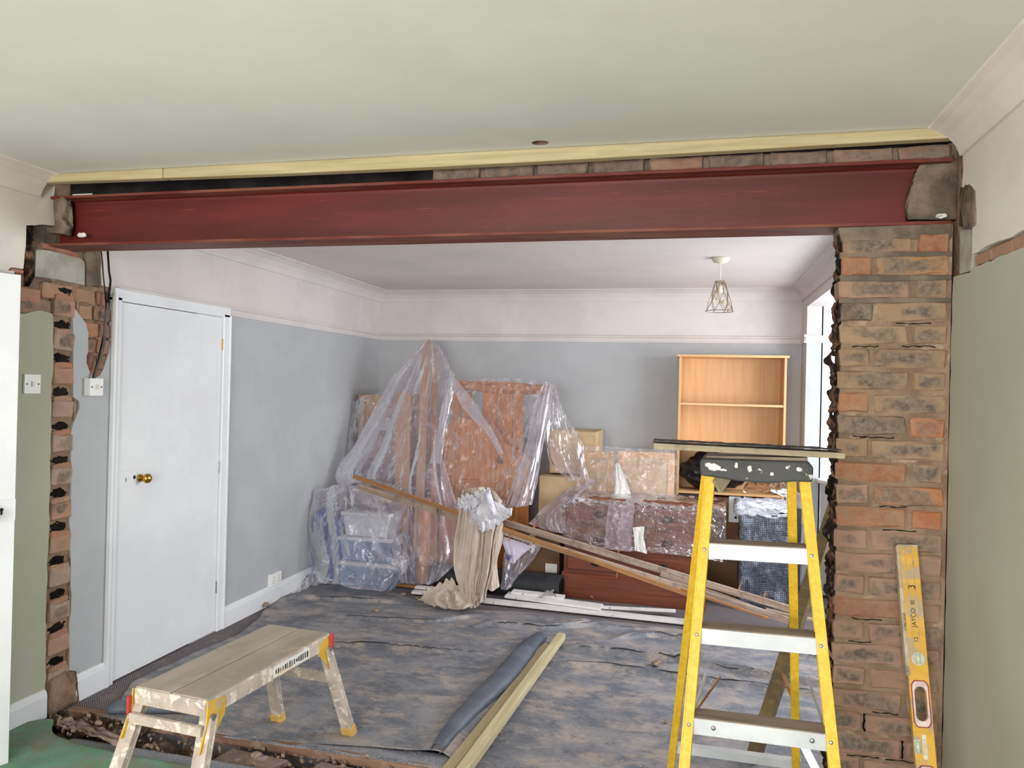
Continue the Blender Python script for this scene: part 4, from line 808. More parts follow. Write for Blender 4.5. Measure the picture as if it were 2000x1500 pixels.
for sy in (-1, 1):
    for sx in (-1, 1):
        top = Vector((sx*(HW-.006), sy*(HL-.02), HH-.06)); ft = Vector((sx*(HW+.035), sy*(HL+.135), .012))
        d = (ft-top).normalized()
        lg = MB().bar(top, ft, .016, .046, up=(1, 0, 0)).bar(top+Vector((0, sy*.014, 0)), ft+Vector((0, sy*.014, 0)), .008, .050, up=(1, 0, 0)).bar(top+Vector((0, -sy*.014, 0)), ft+Vector((0, -sy*.014, 0)), .008, .050, up=(1, 0, 0)).build('leg', m_metalw, HP, bevel=.002)
        MB().bar(ft-d*.045, ft+d*.006, .044, .056, up=(1, 0, 0)).build('foot', m_foot, lg, bevel=.005)
        br = MB().prism([(sx*(HW+.004), sy*(HL+.006), HH-.005), (sx*(HW+.004), sy*(HL-.085), HH-.02), (sx*(HW+.004), sy*(HL-.080), HH-.075), (sx*(HW+.006), sy*(HL+.0), HH-.16), (sx*(HW+.010), sy*(HL+.050), HH-.165), (sx*(HW+.006), sy*(HL+.012), HH-.08)], (sx*.005, 0, 0)).build('bracket', m_yelb, HP)
        MB().cyl((sx*(HW+.008), sy*(HL-.012), HH-.062), (sx*(HW+.020), sy*(HL-.012), HH-.062), .011, seg=12).build('pivot_bolt', m_rivet, br)
    MB().bar((-HW-.0, sy*(HL+.022), HH-.10), (HW, sy*(HL+.022), HH-.10), .016, .034).build('crossbar', m_metalw, HP, bevel=.002)
MB().bar((-HW-.018, HL+.068, .275), (HW+.018, HL+.068, .275), .014, .042).build('crossbar', m_metalw, HP, bevel=.002)
for p in ((HW+.016, HL-.002, HH-.03), (-HW-.012, -HL-.012, HH-.06)): MB().box((p[0]-.006, p[1]-.012, p[2]-.035), (p[0]+.006, p[1]+.012, p[2]+.03)).build('release_catch', m_red, HP, bevel=.004)
stk = MB().box((HW+.0055, -.02, HH-.055), (HW+.0068, .22, HH-.012)).build('sticker', m_label, HP)
mb = MB(); ym_ = MB(); rr = random.Random(3)
for i in range(15):
    y = -.008+i*.0148; h_ = rr.uniform(.012, .026)
    (mb).box((HW+.0066, y, HH-.035-h_/2), (HW+.0076, y+rr.uniform(.004, .010), HH-.035+h_/2))
    if 1 <= i <= 7: ym_.box((HW+.0066, y-.002, HH-.05), (HW+.0072, y+.006, HH-.05+rr.uniform(.004, .014)))
mb.build('worn_print', m_textk, stk); ym_.build('worn_print', m_yelb, stk)

# ------------------------------------------------------------------ stepladder
LD = thing('stepladder', 'yellow fibreglass stepladder with aluminium treads in front of the opening', 'ladder', (.228, 2.50, 0), (0, R(-1.5), R(-4)))
def fr_(z): return -(1.30-z)*.285        # front rail depth line (0 at the cap)
def hw(z): return .147+(1.36-z)*.078     # half width
def ladder_pt(s, z, o=0): return Vector((s*(hw(z)-o), fr_(z), z))
for s in (-1, 1):
    a, b = ladder_pt(s, 1.34), ladder_pt(s, 0)
    mb = MB(); up = Vector((1, 0, 0))
    d = (b-a).normalized(); n = Vector((0, 1, 0))
    # C-section: web outside, flanges front and back
    mb.bar(a+Vector((s*.003, .028, 0)), b+Vector((s*.003, .028, 0)), .062, .005, up=(1, 0, 0))
    mb.bar(a+Vector((-s*.010, 0, 0)), b+Vector((-s*.010, 0, 0)), .005, .030, up=(1, 0, 0))
    mb.bar(a+Vector((-s*.010, .056, 0)), b+Vector((-s*.010, .056, 0)), .005, .030, up=(1, 0, 0))
    mb.build('front_rail', m_yel, LD, bevel=.001)
    ra, rb2 = Vector((-.025+s*.142, .06, 1.32)), Vector((-.098+s*.250, .58, 0))
    d2_ = MB().bar(ra, rb2, .045, .006, up=(1, 0, 0)).bar(ra+Vector((-s*.011, -.02, 0)), rb2+Vector((-s*.011, -.02, 0)), .005, .027, up=(1, 0, 0)).bar(ra+Vector((-s*.011, .02, 0)), rb2+Vector((-s*.011, .02, 0)), .005, .027, up=(1, 0, 0))
    d2_.build('rear_rail', m_yel, LD, bevel=.001)
    for p_ in (b, rb2): MB().box(p_+Vector((-.02-s*.008, -.01, -.0)), p_+Vector((.02-s*.008, .06 if p_ is b else .03, .03))).build('foot', m_black, LD, bevel=.004)
    mb_ = MB().bar(ladder_pt(s, .60)+Vector((-s*.02, .05, 0)), Vector((s*.18, .36, .54)), .004, .02).build('spreader', m_alu, LD)
for i in range(5):
    z = 1.103-i*.2455
    if z < .03: break
    w_ = hw(z)-.004; y = fr_(z)
    st = MB().box((-w_, y-.0, z-.048), (w_, y+.004, z)).box((-w_, y+.068, z-.035), (w_, y+.072, z)).build('step', m_alu, LD, bevel=.001)
    MB().box((-w_+.001, y+.0, z-.002), (w_-.001, y+.072, z+.003)).build('tread', m_dust, st, bevel=.001)
    for s in (-1, 1): MB().ball((s*(w_-.007), y-.006, z-.020), .0075, 2, (1, .5, 1)).build('rivet', m_rivet, st, smooth=True)
    if i == 2:
        for s in (-.62, .72): MB().ball((s*w_, y-.003, z-.022), .007, 2, (1, .5, 1)).build('rivet', m_rivet, st, smooth=True)
        for s in (1,): MB().bar((s*w_*.62, y+.01, z-.045), (s*(hw(z-.22)-.01), fr_(z-.22)+.012, z-.20), .022, .004, up=(0, 1, 0)).build('brace', m_alu, LD)
for z_ in (.20,):
    MB().box((-.310, .497, z_-.02), (.125, .503, z_+.01)).box((-.310, .495, z_+.008), (.155, .53, z_+.011)).build('rear_crossbar', m_alu, LD)
MB().bar((.13, .34, .58), (.16, .50, .25), .018, .004, up=(1, 0, 0)).build('brace', m_alu, LD)
MB().bar((-.20, .12, .50), (-.12, .20, .60), .018, .004, up=(1, 0, 0)).build('brace', m_lathbr, LD)
cap = MB().prism([(-.170, -.022, 1.310), (-.13, -.022, 1.306), (-.06, -.022, 1.296), (.04, -.022, 1.292), (.11, -.022, 1.300), (.163, -.022, 1.300), (.166, -.020, 1.345), (.150, -.016, 1.362), (-.165, -.016, 1.366), (-.172, -.02, 1.35)], (0, .15, 0)).build('top_cap', m_blackpl, LD, bevel=.006)
for x_, z__, a_, b__ in ((-.128, 1.338, .020, .012), (-.146, 1.346, .010, .007), (-.06, 1.345, .006, .009), (-.02, 1.335, .007, .011), (.045, 1.322, .005, .005), (.125, 1.338, .008, .006), (-.10, 1.330, .012, .004), (.09, 1.343, .004, .003)):
    MB().ball((x_, -.0225, z__), 1, 2, (a_, .0012, b__)).jitter(.0022).build('paint_splash', m_label, cap)
MB().box((-.155, -.005, 1.363), (.15, .125, 1.372)).jitter(.002).build('tray_rim', m_dust, cap, bevel=.002)
board('plank', 'grimy off-white plank lying across the top of the stepladder', 'plank', at(1275, 869, Y=2.47), at(1641, 888, Y=2.54), .10, .018, m_plank, bevel=.002)
xx = np.linspace(0, 1, 120); pA, pB = at(1277, 860, Y=2.475), at(1640, 879, Y=2.545)
g = np.zeros((10, 120, 3))
for j in range(10):
    g[j, :, 0] = pA.x+(pB.x-pA.x)*xx; g[j, :, 1] = pA.y-.045+(pB.y-pA.y)*xx+j*.01; g[j, :, 2] = pA.z-.0005+(pB.z-pA.z)*xx+.006*fbm(xx*30, xx*0+j*.7, 3)
grid_mesh('dirt_crust', g, m_planktop, bpy.data.objects['plank'], thick=.002).matrix_parent_inverse = bpy.data.objects['plank'].matrix_world.inverted()
board('wood_offcut', 'small dusty wood offcut wedged under the ladder cap', 'offcut', at(1400, 952, Y=2.50), at(1424, 918, Y=2.56), .05, .012, m_plank, up=(1, 0, .6))

# ------------------------------------------------------------------ spirit level
tp1, bt = at(1771, 1066, Y=2.848), Vector((0, 0, 0)); q2 = at(1808, 1500, Y=2.70)
dz = (q2-tp1); bt = tp1+dz*((0-tp1.z)/dz.z)
x = (bt-tp1).normalized(); y = Vector((0, 1, 0)); y = (y-x*y.dot(x)).normalized(); zz3 = x.cross(y)
LV = thing('spirit_level', 'long dirty yellow spirit level leaning against the brick pier', 'level', tp1)
m4 = Matrix((x, y, zz3)).transposed().to_4x4(); m4.translation = tp1; LV.matrix_world = m4
L = (bt-tp1).length; hw_, hd_ = .031, .012
sgn = 1 if zz3.x < 0 else -1     # +z of the level points to picture-left when sgn = 1
# body as frame around two hand holes
H1 = (.447, .562); H2 = (.705, .82)
mb = MB(); segs = [(0, H1[0]), (H1[1], H2[0]), (H2[1], L)]
for a, b in segs: mb.box((a, -hd_, -hw_), (b, hd_, hw_))
for a, b in (H1, H2):
    mb.box((a, -hd_, -hw_), (b, hd_, -hw_+.0135)); mb.box((a, -hd_, hw_-.0135), (b, hd_, hw_))
mb.build('body', m_lvl, LV, bevel=.0015)
for zc_ in (-.010, .012): MB().box((.002, -hd_-.001, zc_-.001), (H1[0]-.09, -hd_+.001, zc_+.001)).build('groove', m_lvlgrey, LV)
MB().box((0, -hd_-.002, sgn*(hw_-.006)), (.42, hd_+.004, sgn*(hw_+.006))).build('edge_strip', m_lvlgrey, LV, bevel=.001)
MB().box((-.004, -hd_-.001, -hw_-.001), (.004, hd_+.001, hw_+.001)).build('end_cap', m_lvlgrey, LV, bevel=.002)
MB().lathe([(.007, 0), (.007, .001), (.005, .0015)], (.02, -hd_, .003), (0, -1, 0), 16).build('hang_hole', m_lvlgrey, LV)
for a, b in (H1, H2):
    def stad(a, b, w_, n=10):
        r_ = w_; pts_ = []
        for k in range(n+1): an = PI/2+PI*k/n; pts_.append((a+r_+r_*math.cos(an), r_*math.sin(an)))
        for k in range(n+1): an = -PI/2+PI*k/n; pts_.append((b-r_+r_*math.cos(an), r_*math.sin(an)))
        return pts_
    def ring(name, o_, i_, th, m):
        bb = bmesh.new(); n_ = len(o_)
        V = [[bb.verts.new((p[0], yv, p[1])) for p in pp] for pp in (o_, i_) for yv in (-hd_-th, -hd_+.010)]
        for k in range(n_):
            k2 = (k+1) % n_
            bb.faces.new((V[0][k], V[0][k2], V[2][k2], V[2][k])); bb.faces.new((V[0][k], V[0][k2], V[1][k2], V[1][k])); bb.faces.new((V[2][k], V[2][k2], V[3][k2], V[3][k]))
        bmesh.ops.recalc_face_normals(bb, faces=bb.faces); me = bpy.data.meshes.new(name); bb.to_mesh(me); bb.free(); return link(name, me, m, LV)
    sq = lambda a, b, w_: [(p[0] if abs(p[1]) > w_*.72 else (a if p[0] < (a+b)/2 else b)+(0), p[1]*1.0) for p in stad(a, b, w_)]
    ring('grip', [(min(max(p[0], a-.012), b+.012), p[1]) for p in stad(a-.016, b+.016, .0235)], stad(a+.004, b-.004, .0178), .002, m_gripw)
    ring('grip_outline', [(min(max(p[0], a-.015), b+.015), p[1]) for p in stad(a-.020, b+.020, .0262)], [(min(max(p[0], a-.0125), b+.0125), p[1]) for p in stad(a-.017, b+.017, .0240)], .003, m_gripr)
va = MB().lathe([(.021, 0), (.021, .003), (.017, .004)], (.365, -hd_, -.002*sgn), (0, -1, 0), 24).build('vial_block', m_vialw, LV)
MB().cyl((.350, -hd_-.004, -.002*sgn), (.380, -hd_-.004, -.002*sgn), .007, seg=14).build('vial', m_vial, va, smooth=True)
va = MB().box((.635-.022, -hd_-.003, sgn*.010), (.635+.022, -hd_+.004, sgn*.032)).build('vial_block', m_vialw, LV, bevel=.003)
MB().cyl((.635-.016, -hd_-.004, sgn*.021), (.635+.016, -hd_-.004, sgn*.021), .007, seg=14).build('vial', m_vial, va, smooth=True)
def text(body, size, loc_, parent, m, M3):
    cu = bpy.data.curves.new('lettering', 'FONT'); cu.body = body; cu.size = size; cu.extrude = .0003; cu.materials.append(m); cu.align_x = 'CENTER'; cu.align_y = 'CENTER'
    tmp = bpy.data.objects.new('tmp', cu); COL.objects.link(tmp); bpy.context.view_layer.update(); me = bpy.data.meshes.new_from_object(tmp); bpy.data.objects.remove(tmp); bpy.data.curves.remove(cu)
    o = bpy.data.objects.new('lettering', me); COL.objects.link(o); o.parent = parent; mm = M3.to_4x4(); mm.translation = loc_; o.matrix_local = mm; return o
# reads upward: text x axis = -level x, normal = -y
tx, tn = Vector((-1, 0, 0)), Vector((0, -1, 0)); M3 = Matrix((tx, tn.cross(tx), tn)).transposed()
text('JAYCO  III', .020, (.222, -hd_-.0012, 0), LV, m_textk, M3)
text('3', .030, (.135, -hd_-.0012, -.002*sgn), LV, m_textk, M3)
text('12', .018, (.305, -hd_-.0012, -.002*sgn), LV, m_textk, M3)
MB().box((.598, -hd_-.001, -.006), (.672, -hd_+.002, .006)).build('name_plate', m_rose, LV)
text('STABILA', .013, (.635, -hd_-.0015, 0), LV, m_lvlgrey, M3)

# ------------------------------------------------------------------ stored furniture at the back
def carton(lb, lo_, hi_, m, rz=0, tape=True, group=None):
    c = Vector(((lo_[0]+hi_[0])/2, (lo_[1]+hi_[1])/2, lo_[2])); hx, hy, h_ = (hi_[0]-lo_[0])/2, (hi_[1]-lo_[1])/2, hi_[2]-lo_[2]
    r_ = thing('cardboard_box', lb, 'box', c, (0, 0, rz), group)
    MB().box((-hx, -hy, 0), (hx, hy, h_)).build('carton_body', m, r_, bevel=.006)
    for s in (-1, 1): MB().box((-hx+.002, s*.003 if s > 0 else -hy+.002, h_-.001), (hx-.002, hy-.002 if s > 0 else -.003, h_+.004)).build('flap', m, r_)
    if tape: MB().box((-.025, -hy-.001, h_*.72), (.025, -hy+.001, h_+.001)).box((-.025, -hy, h_+.003), (.025, hy, h_+.0055)).build('tape', m_cardlt, r_)
    return r_
# back left stack
carton('closed cardboard box at the top left of the wrapped stack', (-2.84, 6.10, 1.12), (-2.36, 6.55, 1.47), m_card)
MB().box((0, 0, 0), (.17, .004, .11)).build('paper_label', m_label, loc=at(725, 840, Y=6.05), label='white paper label stuck to wrapped cardboard box', cat='label')
carton('cardboard box under the topmost box in the left stack', (-2.82, 6.08, .93), (-2.34, 6.56, 1.115), m_card)
cb = thing('bedside_cabinet', 'red-brown wooden cabinet beneath the stacked cardboard boxes', 'cabinet', (-2.52, 6.27, 0))
MB().box((-.27, -.30, .0), (.27, .30, .90)).build('body', m_mahog, cb, bevel=.004); MB().box((-.285, -.315, .90), (.285, .30, .925)).build('top', m_mahog, cb, bevel=.006)
for z in (.12, .50): 
    dr = MB().box((-.24, -.312, z), (.24, -.298, z+.34)).build('drawer', m_mahog, cb, bevel=.004); MB().ball((0, -.325, z+.17), .014, 2).build('knob', m_dark, dr, smooth=True)
# tall boards and pine frame
def lean(name, lb, cat_, x0, y0, x1, y1, Y0, Y1, w_, th, m, parent=None):
    a, b = at(x0, y0, Y=Y0), at(x1, y1, Y=Y1); mb = MB().bar(a, b, w_, th, up=(0, 1, 0)); return mb.build(name, m, parent, bevel=.003, **({} if parent else dict(label=lb, cat=cat_)))
tall = at(832, 664, Y=6.15)
lean('pine_board', 'tallest pine board standing under the peak of the polythene', 'board', 833, 664, 815, 1090, 6.2, 5.75, .075, .02, m_pale)
lean('pine_board', 'shorter pale board left of the tallest one', 'board', 789, 766, 782, 1080, 6.0, 5.72, .125, .022, m_pale)
lean('pine_board', 'pine board with rounded end just right of the tallest one', 'board', 850, 682, 846, 1095, 6.25, 5.8, .06, .02, m_pine)
HB = thing('pine_headboard', 'orange pine bed end with a turned top rail wrapped in polythene', 'headboard', (-1.53, 6.05, 0))
ra = at(884, 752, Y=6.05); rb3 = at(1080, 758, Y=6.05); ln = rb3.x-ra.x
MB().lathe([(.030, 0), (.043, .02), (.045, ln*.16), (.036, ln*.2), (.048, ln*.33), (.050, ln*.5), (.048, ln*.72), (.038, ln*.8), (.045, ln*.84), (.043, ln-.02), (.030, ln)], (ra.x+1.53, 0, ra.z), (1, 0, -.03), 20).build('top_rail', m_pinex, HB, smooth=True)
for x0, x1 in ((905, 922), (943, 972), (973, 1003), (1004, 1024)):
    a, b = at(x0, 765, Y=6.05), at(x1, 765, Y=6.05)
    MB().box((a.x+1.53, -.012, .25), (b.x+1.53-.004, .012, a.z)).build('slat', m_pine, HB, bevel=.003)
MB().box((ra.x+1.53+.05, -.02, .22), (rb3.x+1.53-.12, .02, .42)).build('bottom_rail', m_pinex, HB, bevel=.004)
for px_ in (893, 1050):
    a = at(px_, 765, Y=6.05); MB().box((a.x+1.53-.03, -.03, 0), (a.x+1.53+.03, .03, .5 if px_ > 1000 else a.z)).build('post', m_pine, HB, bevel=.006)
tl = at(892, 1105, Y=5.75)
LG = thing('pine_table', 'upended pine table with a turned leg behind the beige cloth', 'table', (-1.78, 5.93, 0))
MB().lathe([(.030, .0), (.036, .05), (.045, .12), (.034, .2), (.05, .3), (.052, .45), (.034, .56), (.05, .6), (.05, .7)], (.02, -.06, .03), (0, 0, 1), 18).build('leg', m_pine, LG, smooth=True)
MB().prism([(-.24, 0, .08), (.52, 0, .08), (.50, 0, 1.02), (.30, 0, 1.12), (.20, 0, 1.28), (-.12, 0, 1.32), (-.22, 0, 1.2)], (0, .03, 0)).build('table_top', m_pine, LG, bevel=.006)
MB().box((-.05, -.08, .72), (.1, .0, .82)).build('apron', m_pinex, LG, bevel=.003)
# cartons in the middle
carton('large cardboard box behind the chest, upper of the middle stack', (-1.14, 6.1, .88), (-.76, 6.56, 1.22), m_cardlt)
carton('large cardboard box behind the chest, lower of the middle stack', (-1.20, 5.98, .0), (-.70, 6.54, .86), m_cardlt)
carton('cardboard box low beside the black roll with a white label', (-1.42, 5.76, 0), (-.98, 5.96, .42), m_carddk)
MB().box((0, 0, 0), (.09, .003, .07)).build('paper_label', m_label, loc=at(1065, 1118, Y=5.755), label='small white label low on the box above the black roll', cat='label')
# pale framed panels
def frame_panel(lb, x0, y0, x1, y1, Y):
    a, b = at(x0, y1, Y=Y), at(x1, y0, Y=Y); w_, h_ = b.x-a.x, b.z-a.z
    r_ = thing('framed_panel', lb, 'panel', (a.x, Y, a.z))
    MB().box((.04, .006, .04), (w_-.04, .016, h_-.04)).build('panel_board', m_cardlt, r_)
    for n_, lo_, hi_ in (('rail', (0, 0, 0), (w_, .024, .05)), ('rail', (0, 0, h_-.05), (w_, .024, h_)), ('stile', (0, 0, .05), (.05, .024, h_-.05)), ('stile', (w_-.05, 0, .05), (w_, .024, h_-.05))): MB().box(lo_, hi_).build(n_, m_beech, r_, bevel=.002)
frame_panel('left pale wooden framed panel wrapped in clear film behind the chest', 1132, 884, 1200, 985, 6.02)
frame_panel('right pale wooden framed panel wrapped in clear film beside the bookcase', 1204, 885, 1318, 985, 5.98)
carton('pale cardboard carton supporting the framed panels', (-.69, 6.0, 0), (-.10, 6.45, .66), m_cardlt)
# chest of drawers
CH = thing('chest_of_drawers', 'dark mahogany chest of drawers half wrapped in clear film', 'chest', (-.42, 5.66, 0), (0, 0, R(-3)))
cw = .515; D0 = .30
MB().box((-cw, .0, .17), (cw, D0, .735)).build('body', m_mahog, CH, bevel=.003)
MB().box((-cw-.015, -.018, .735), (cw+.015, D0+.01, .762)).build('top', m_mahog, CH, bevel=.008)
MB().prism([(-cw-.012, -.030, 0), (-cw-.012, -.030, .165), (-cw-.012, -.018, .18), (-cw-.012, 0, .19), (-cw-.012, D0, .19), (-cw-.012, D0, 0)], (2*cw+.024, 0, 0)).build('plinth', m_mahog, CH)
for z0, z1 in ((.215, .345), (.375, .54), (.56, .715)):
    for s in ((-1, 1) if z0 > .3 else (0,)):
        x0, x1 = (-cw+.03, -.008) if s < 0 else ((.008, cw-.03) if s > 0 else (-cw+.03, cw-.03))
        dr = MB().box((x0, -.012, z0), (x1, .004, z1)).build('drawer', m_mahog, CH, bevel=.005)
        for cx in ((x0+x1)/2,) if s else ((x0*.55), x1*.45):
            hz = (z0+z1)/2; bp = MB()
            for k in range(9): an = k*2*PI/9; bp.ball((cx+.032*math.cos(an), -.014, hz+.018*math.sin(an)), .012, 1, (1, .3, 1))
            bp.tube([(cx-.035, -.02, hz+.004), (cx-.03, -.035, hz-.014), (cx, -.038, hz-.022), (cx+.03, -.035, hz-.014), (cx+.035, -.02, hz+.004)], .004).build('handle', m_dark, dr)
# bookcase on its carton
carton('large carton carrying the bookcase, shade painted into its brown', (.11, 6.02, 0), (.66, 6.5, .72), m_carddk, tape=False)  # its shade is in the colour, a darker cardboard
BK = thing('bookcase', 'empty beech bookcase standing on a carton against the back wall', 'bookcase', (.285, 6.47, .725))
bw, bh, bdp = .415, 1.145, .15
for s in (-1, 1): MB().box((s*bw-(.018 if s > 0 else 0), -bdp, 0), (s*bw+(.018 if s < 0 else 0), bdp, bh-.02)).build('side_panel', m_beech, BK, bevel=.001)
MB().box((-bw-.018, -bdp-.012, bh-.02), (bw+.018, bdp, bh)).build('top', m_beechx, BK, bevel=.003)
MB().box((-bw+.018, bdp-.008, 0), (bw-.018, bdp, bh-.02)).build('back_panel', m_beech, BK)
for z in (.02, .385, .735): MB().box((-bw+.018, -bdp+.004, z), (bw-.018, bdp-.008, z+.018)).build('shelf', m_beechx, BK, bevel=.001)
# black bin bag in the lower bay
b = bmesh.new(); bmesh.ops.create_icosphere(b, subdivisions=5, radius=1)
for v_ in b.verts:
    n_ = v_.co.normalized(); f_ = 1+.06*math.sin(n_.x*5+n_.z*4)+.035*math.sin(n_.z*13+n_.x*9)+.012*math.sin(n_.x*27+n_.z*12); v_.co = Vector((n_.x*.26*f_, n_.y*.12*f_, n_.z*.16*f_))
me = bpy.data.meshes.new('bin_bag'); b.to_mesh(me); b.free(); me.polygons.foreach_set('use_smooth', [True]*len(me.polygons))
link('bin_bag', me, m_bag, label='stuffed black bin bag in the bottom of the bookcase', cat='bag', loc=(.16, 6.44, .725+.04+.155))
# perforated bracket strip and bubble-wrapped panel
a = at(1424, 975, Y=5.93); ps = MB().box((a.x, 5.93, a.z-.17), (a.x+.085, 5.945, a.z+.02)).build('perforated_panel', m_binlid, label='small white panel with drilled holes beside the bubble wrap', cat='panel')
for z in (-.03, -.135): MB().cyl((a.x+.05, 5.927, a.z+z), (a.x+.05, 5.932, a.z+z), .009, seg=12).build('hole', m_void, ps)
a, b_ = at(1442, 1172, Y=5.72), at(1540, 1172, Y=5.72); t0 = at(1442, 985, Y=5.72).z
BW_ = thing('wrapped_panel', 'tall dark panel packed in bubble wrap beside the chest', 'panel', (a.x, 5.72, 0))
w_ = b_.x-a.x
b = bmesh.new(); bmesh.ops.create_cube(b, size=1, matrix=Matrix.Translation((w_/2, .10, .35))@Matrix.Diagonal((w_, .18, .70, 1))); bmesh.ops.subdivide_edges(b, edges=b.edges, cuts=11, use_grid_fill=True)
for v_ in b.verts: v_.co += Vector((random.uniform(-1, 1)*.004, random.uniform(-1, 1)*.006, random.uniform(-1, 1)*.004))
me = bpy.data.meshes.new('bubble_wrap'); b.to_mesh(me); b.free(); me.polygons.foreach_set('use_smooth', [True]*len(me.polygons)); link('bubble_wrap', me, m_bubble, BW_)
b = bmesh.new(); bmesh.ops.create_cube(b, size=1, matrix=Matrix.Translation((w_/2-.005, .10, .735))@Matrix.Diagonal((w_+.05, .20, .10, 1))); bmesh.ops.subdivide_edges(b, edges=b.edges, cuts=9, use_grid_fill=True)
for v_ in b.verts: v_.co += Vector((random.uniform(-1, 1)*.012, random.uniform(-1, 1)*.012, random.uniform(-1, 1)*.014))
me = bpy.data.meshes.new('foam_wrap'); b.to_mesh(me); b.free(); me.polygons.foreach_set('use_smooth', [True]*len(me.polygons)); link('foam_wrap', me, m_bubblew, BW_)
MB().box((w_+.01, .12, .0), (w_+.09, .2, .74)).build('dark_board', m_black, label='dark board in grey film behind the bubble-wrapped panel', cat='board', loc=(a.x, 5.72, 0))
sheet('packing_film', [[(1536, 955, 5.86), (1560, 962, 5.86), (1585, 985, 5.9)], [(1534, 1020, 5.84), (1555, 1030, 5.84), (1570, 1050, 5.88)], [(1534, 1130, 5.84), (1556, 1135, 5.84), (1565, 1145, 5.86)]], m_pl, 40, 60, .02, 5, seed=3, label='loose film hanging right of the bubble-wrapped panel', cat='film')
sheet('packing_film', [[(1455, 944, 6.0), (1500, 934, 6.0), (1545, 950, 6.0)], [(1450, 955, 5.8), (1500, 950, 5.8), (1552, 962, 5.8)], [(1448, 962, 5.72), (1500, 958, 5.72), (1552, 975, 5.72)]], m_pl, 50, 40, .03, 6, seed=12, label='crumpled white film on top of the bubble-wrapped panel', cat='film')
# black roll
rl = thing('rubber_roll', 'dark rubber roll lying on the carpet in front of the cartons', 'roll', (-1.45, 5.60, .095))
th = np.linspace(0, 2*PI*1.0, 40)
mb = MB().cyl((-.48, .04, 0), (.52, -.03, 0), .093, seg=36); mb.build('outer_roll', m_black, rl, smooth=False, bevel=.003)
for r_ in (.07, .045): MB().lathe([(r_, 0), (r_, .006), (r_-.006, .006), (r_-.006, 0)], (.52, -.03, 0), (1, -.07, 0), 28).build('inner_turn', m_void, rl)
# storage boxes
def bin_(lb, x0, x1, y0, y1, z0, h_, m):
    r_ = thing('storage_box', lb, 'box', ((x0+x1)/2, (y0+y1)/2, z0)); hx, hy = (x1-x0)/2, (y1-y0)/2
    MB().prism([(-hx+.03, -hy+.02, 0), (hx-.03, -hy+.02, 0), (hx-.01, -hy+.0, h_-.03), (-hx+.01, -hy+.0, h_-.03)], (0, 2*hy-.02, 0)).build('tub', m, r_, bevel=.008)
    MB().box((-hx-.004, -hy-.012, h_-.032), (hx+.004, hy+.004, h_-.004)).build('lid', m_binlid, r_, bevel=.008)
    for s in (-1, 1): MB().box((s*hx-.012, -.05, h_-.07), (s*hx+.012, .05, h_-.03)).build('clip', m_binlid, r_, bevel=.004)
bin_('pale blue storage box at the bottom of the wrapped corner stack', -2.66, -2.18, 5.40, 5.78, 0, .20, m_binblue)
bin_('pale blue storage box resting on the bottom one in the corner stack', -2.66, -2.22, 5.42, 5.76, .20, .19, m_binblue)
bin_('white-lidded storage box at the top of the corner stack', -2.64, -2.24, 5.42, 5.74, .39, .19, m_binlid)
b = bmesh.new(); bmesh.ops.create_icosphere(b, subdivisions=4, radius=1)
for v_ in b.verts:
    n_ = v_.co.normalized(); f_ = 1+.08*math.sin(n_.x*6+n_.z*9)+.05*math.sin(n_.z*17-n_.x*9); v_.co = Vector((n_.x*.20*f_, n_.y*.14*f_, n_.z*.12*f_))
me = bpy.data.meshes.new('packed_bag'); b.to_mesh(me); b.free(); me.polygons.foreach_set('use_smooth', [True]*len(me.polygons)); link('packed_bag', me, m_contents, label='lumpy packed bag on top of the storage boxes', cat='bag', loc=(-2.44, 5.60, .69))
MB().box((0, 0, 0), (.06, .34, .56)).build('folded_board', m_blue, bevel=.004, loc=(-2.862, 5.40, .005), label='bright blue board standing against the left wall in the corner', cat='board')
MB().box((0, 0, 0), (.13, .10, .50)).build('water_carrier', m_blue, bevel=.03, seg=4, loc=(-2.79, 5.48, .005), label='blue plastic tub beside the storage boxes', cat='tub')
MB().lathe([(.05, 0), (.055, .04), (.055, .62), (.05, .66)], (0, 0, 0)).build('bundled_leg', m_pine, smooth=True, loc=(-2.05, 5.66, .02), label='orange pine leg bundled in film beside the storage boxes', cat='leg')

# ------------------------------------------------------------------ polythene
S = lambda *a, **k: sheet(*a, **k)
S('polythene_sheet', [[(826, 668, 6.14), (832, 661, 6.13), (842, 662, 6.13), (856, 676, 6.14)],
                      [(772, 726, 6.05), (812, 730, 5.98), (850, 730, 5.98), (888, 742, 6.02)],
                      [(736, 790, 5.95), (790, 795, 5.86), (840, 800, 5.86), (876, 805, 5.90)],
                      [(700, 860, 5.84), (770, 868, 5.74), (835, 870, 5.72), (862, 880, 5.78)],
                      [(658, 918, 5.72), (750, 940, 5.60), (830, 945, 5.56), (880, 950, 5.66)],
                      [(690, 985, 5.62), (765, 1010, 5.46), (835, 1020, 5.44), (905, 1030, 5.52)],
                      [(740, 1060, 5.5), (780, 1080, 5.40), (850, 1085, 5.36), (898, 1090, 5.44)],
                      [(765, 1135, 5.42), (790, 1140, 5.36), (835, 1142, 5.32), (856, 1135, 5.36)]], m_pl, 150, 150, .055, 5, .8, .007, .006, 1, label='large polythene sheet tented over the tallest board', cat='sheet')
S('polythene_sheet', [[(826, 672, 6.10), (832, 672, 6.10)], [(762, 745, 5.99), (786, 735, 5.98)], [(730, 800, 5.90), (752, 800, 5.88)], [(692, 868, 5.78), (716, 868, 5.76)], [(656, 918, 5.66), (690, 922, 5.62)], [(660, 948, 5.60), (700, 942, 5.56)]], m_plhem, 26, 120, .012, 3, 1.5, .006, .004, 2, label='milky hem of polythene running down the left of the tent', cat='sheet')
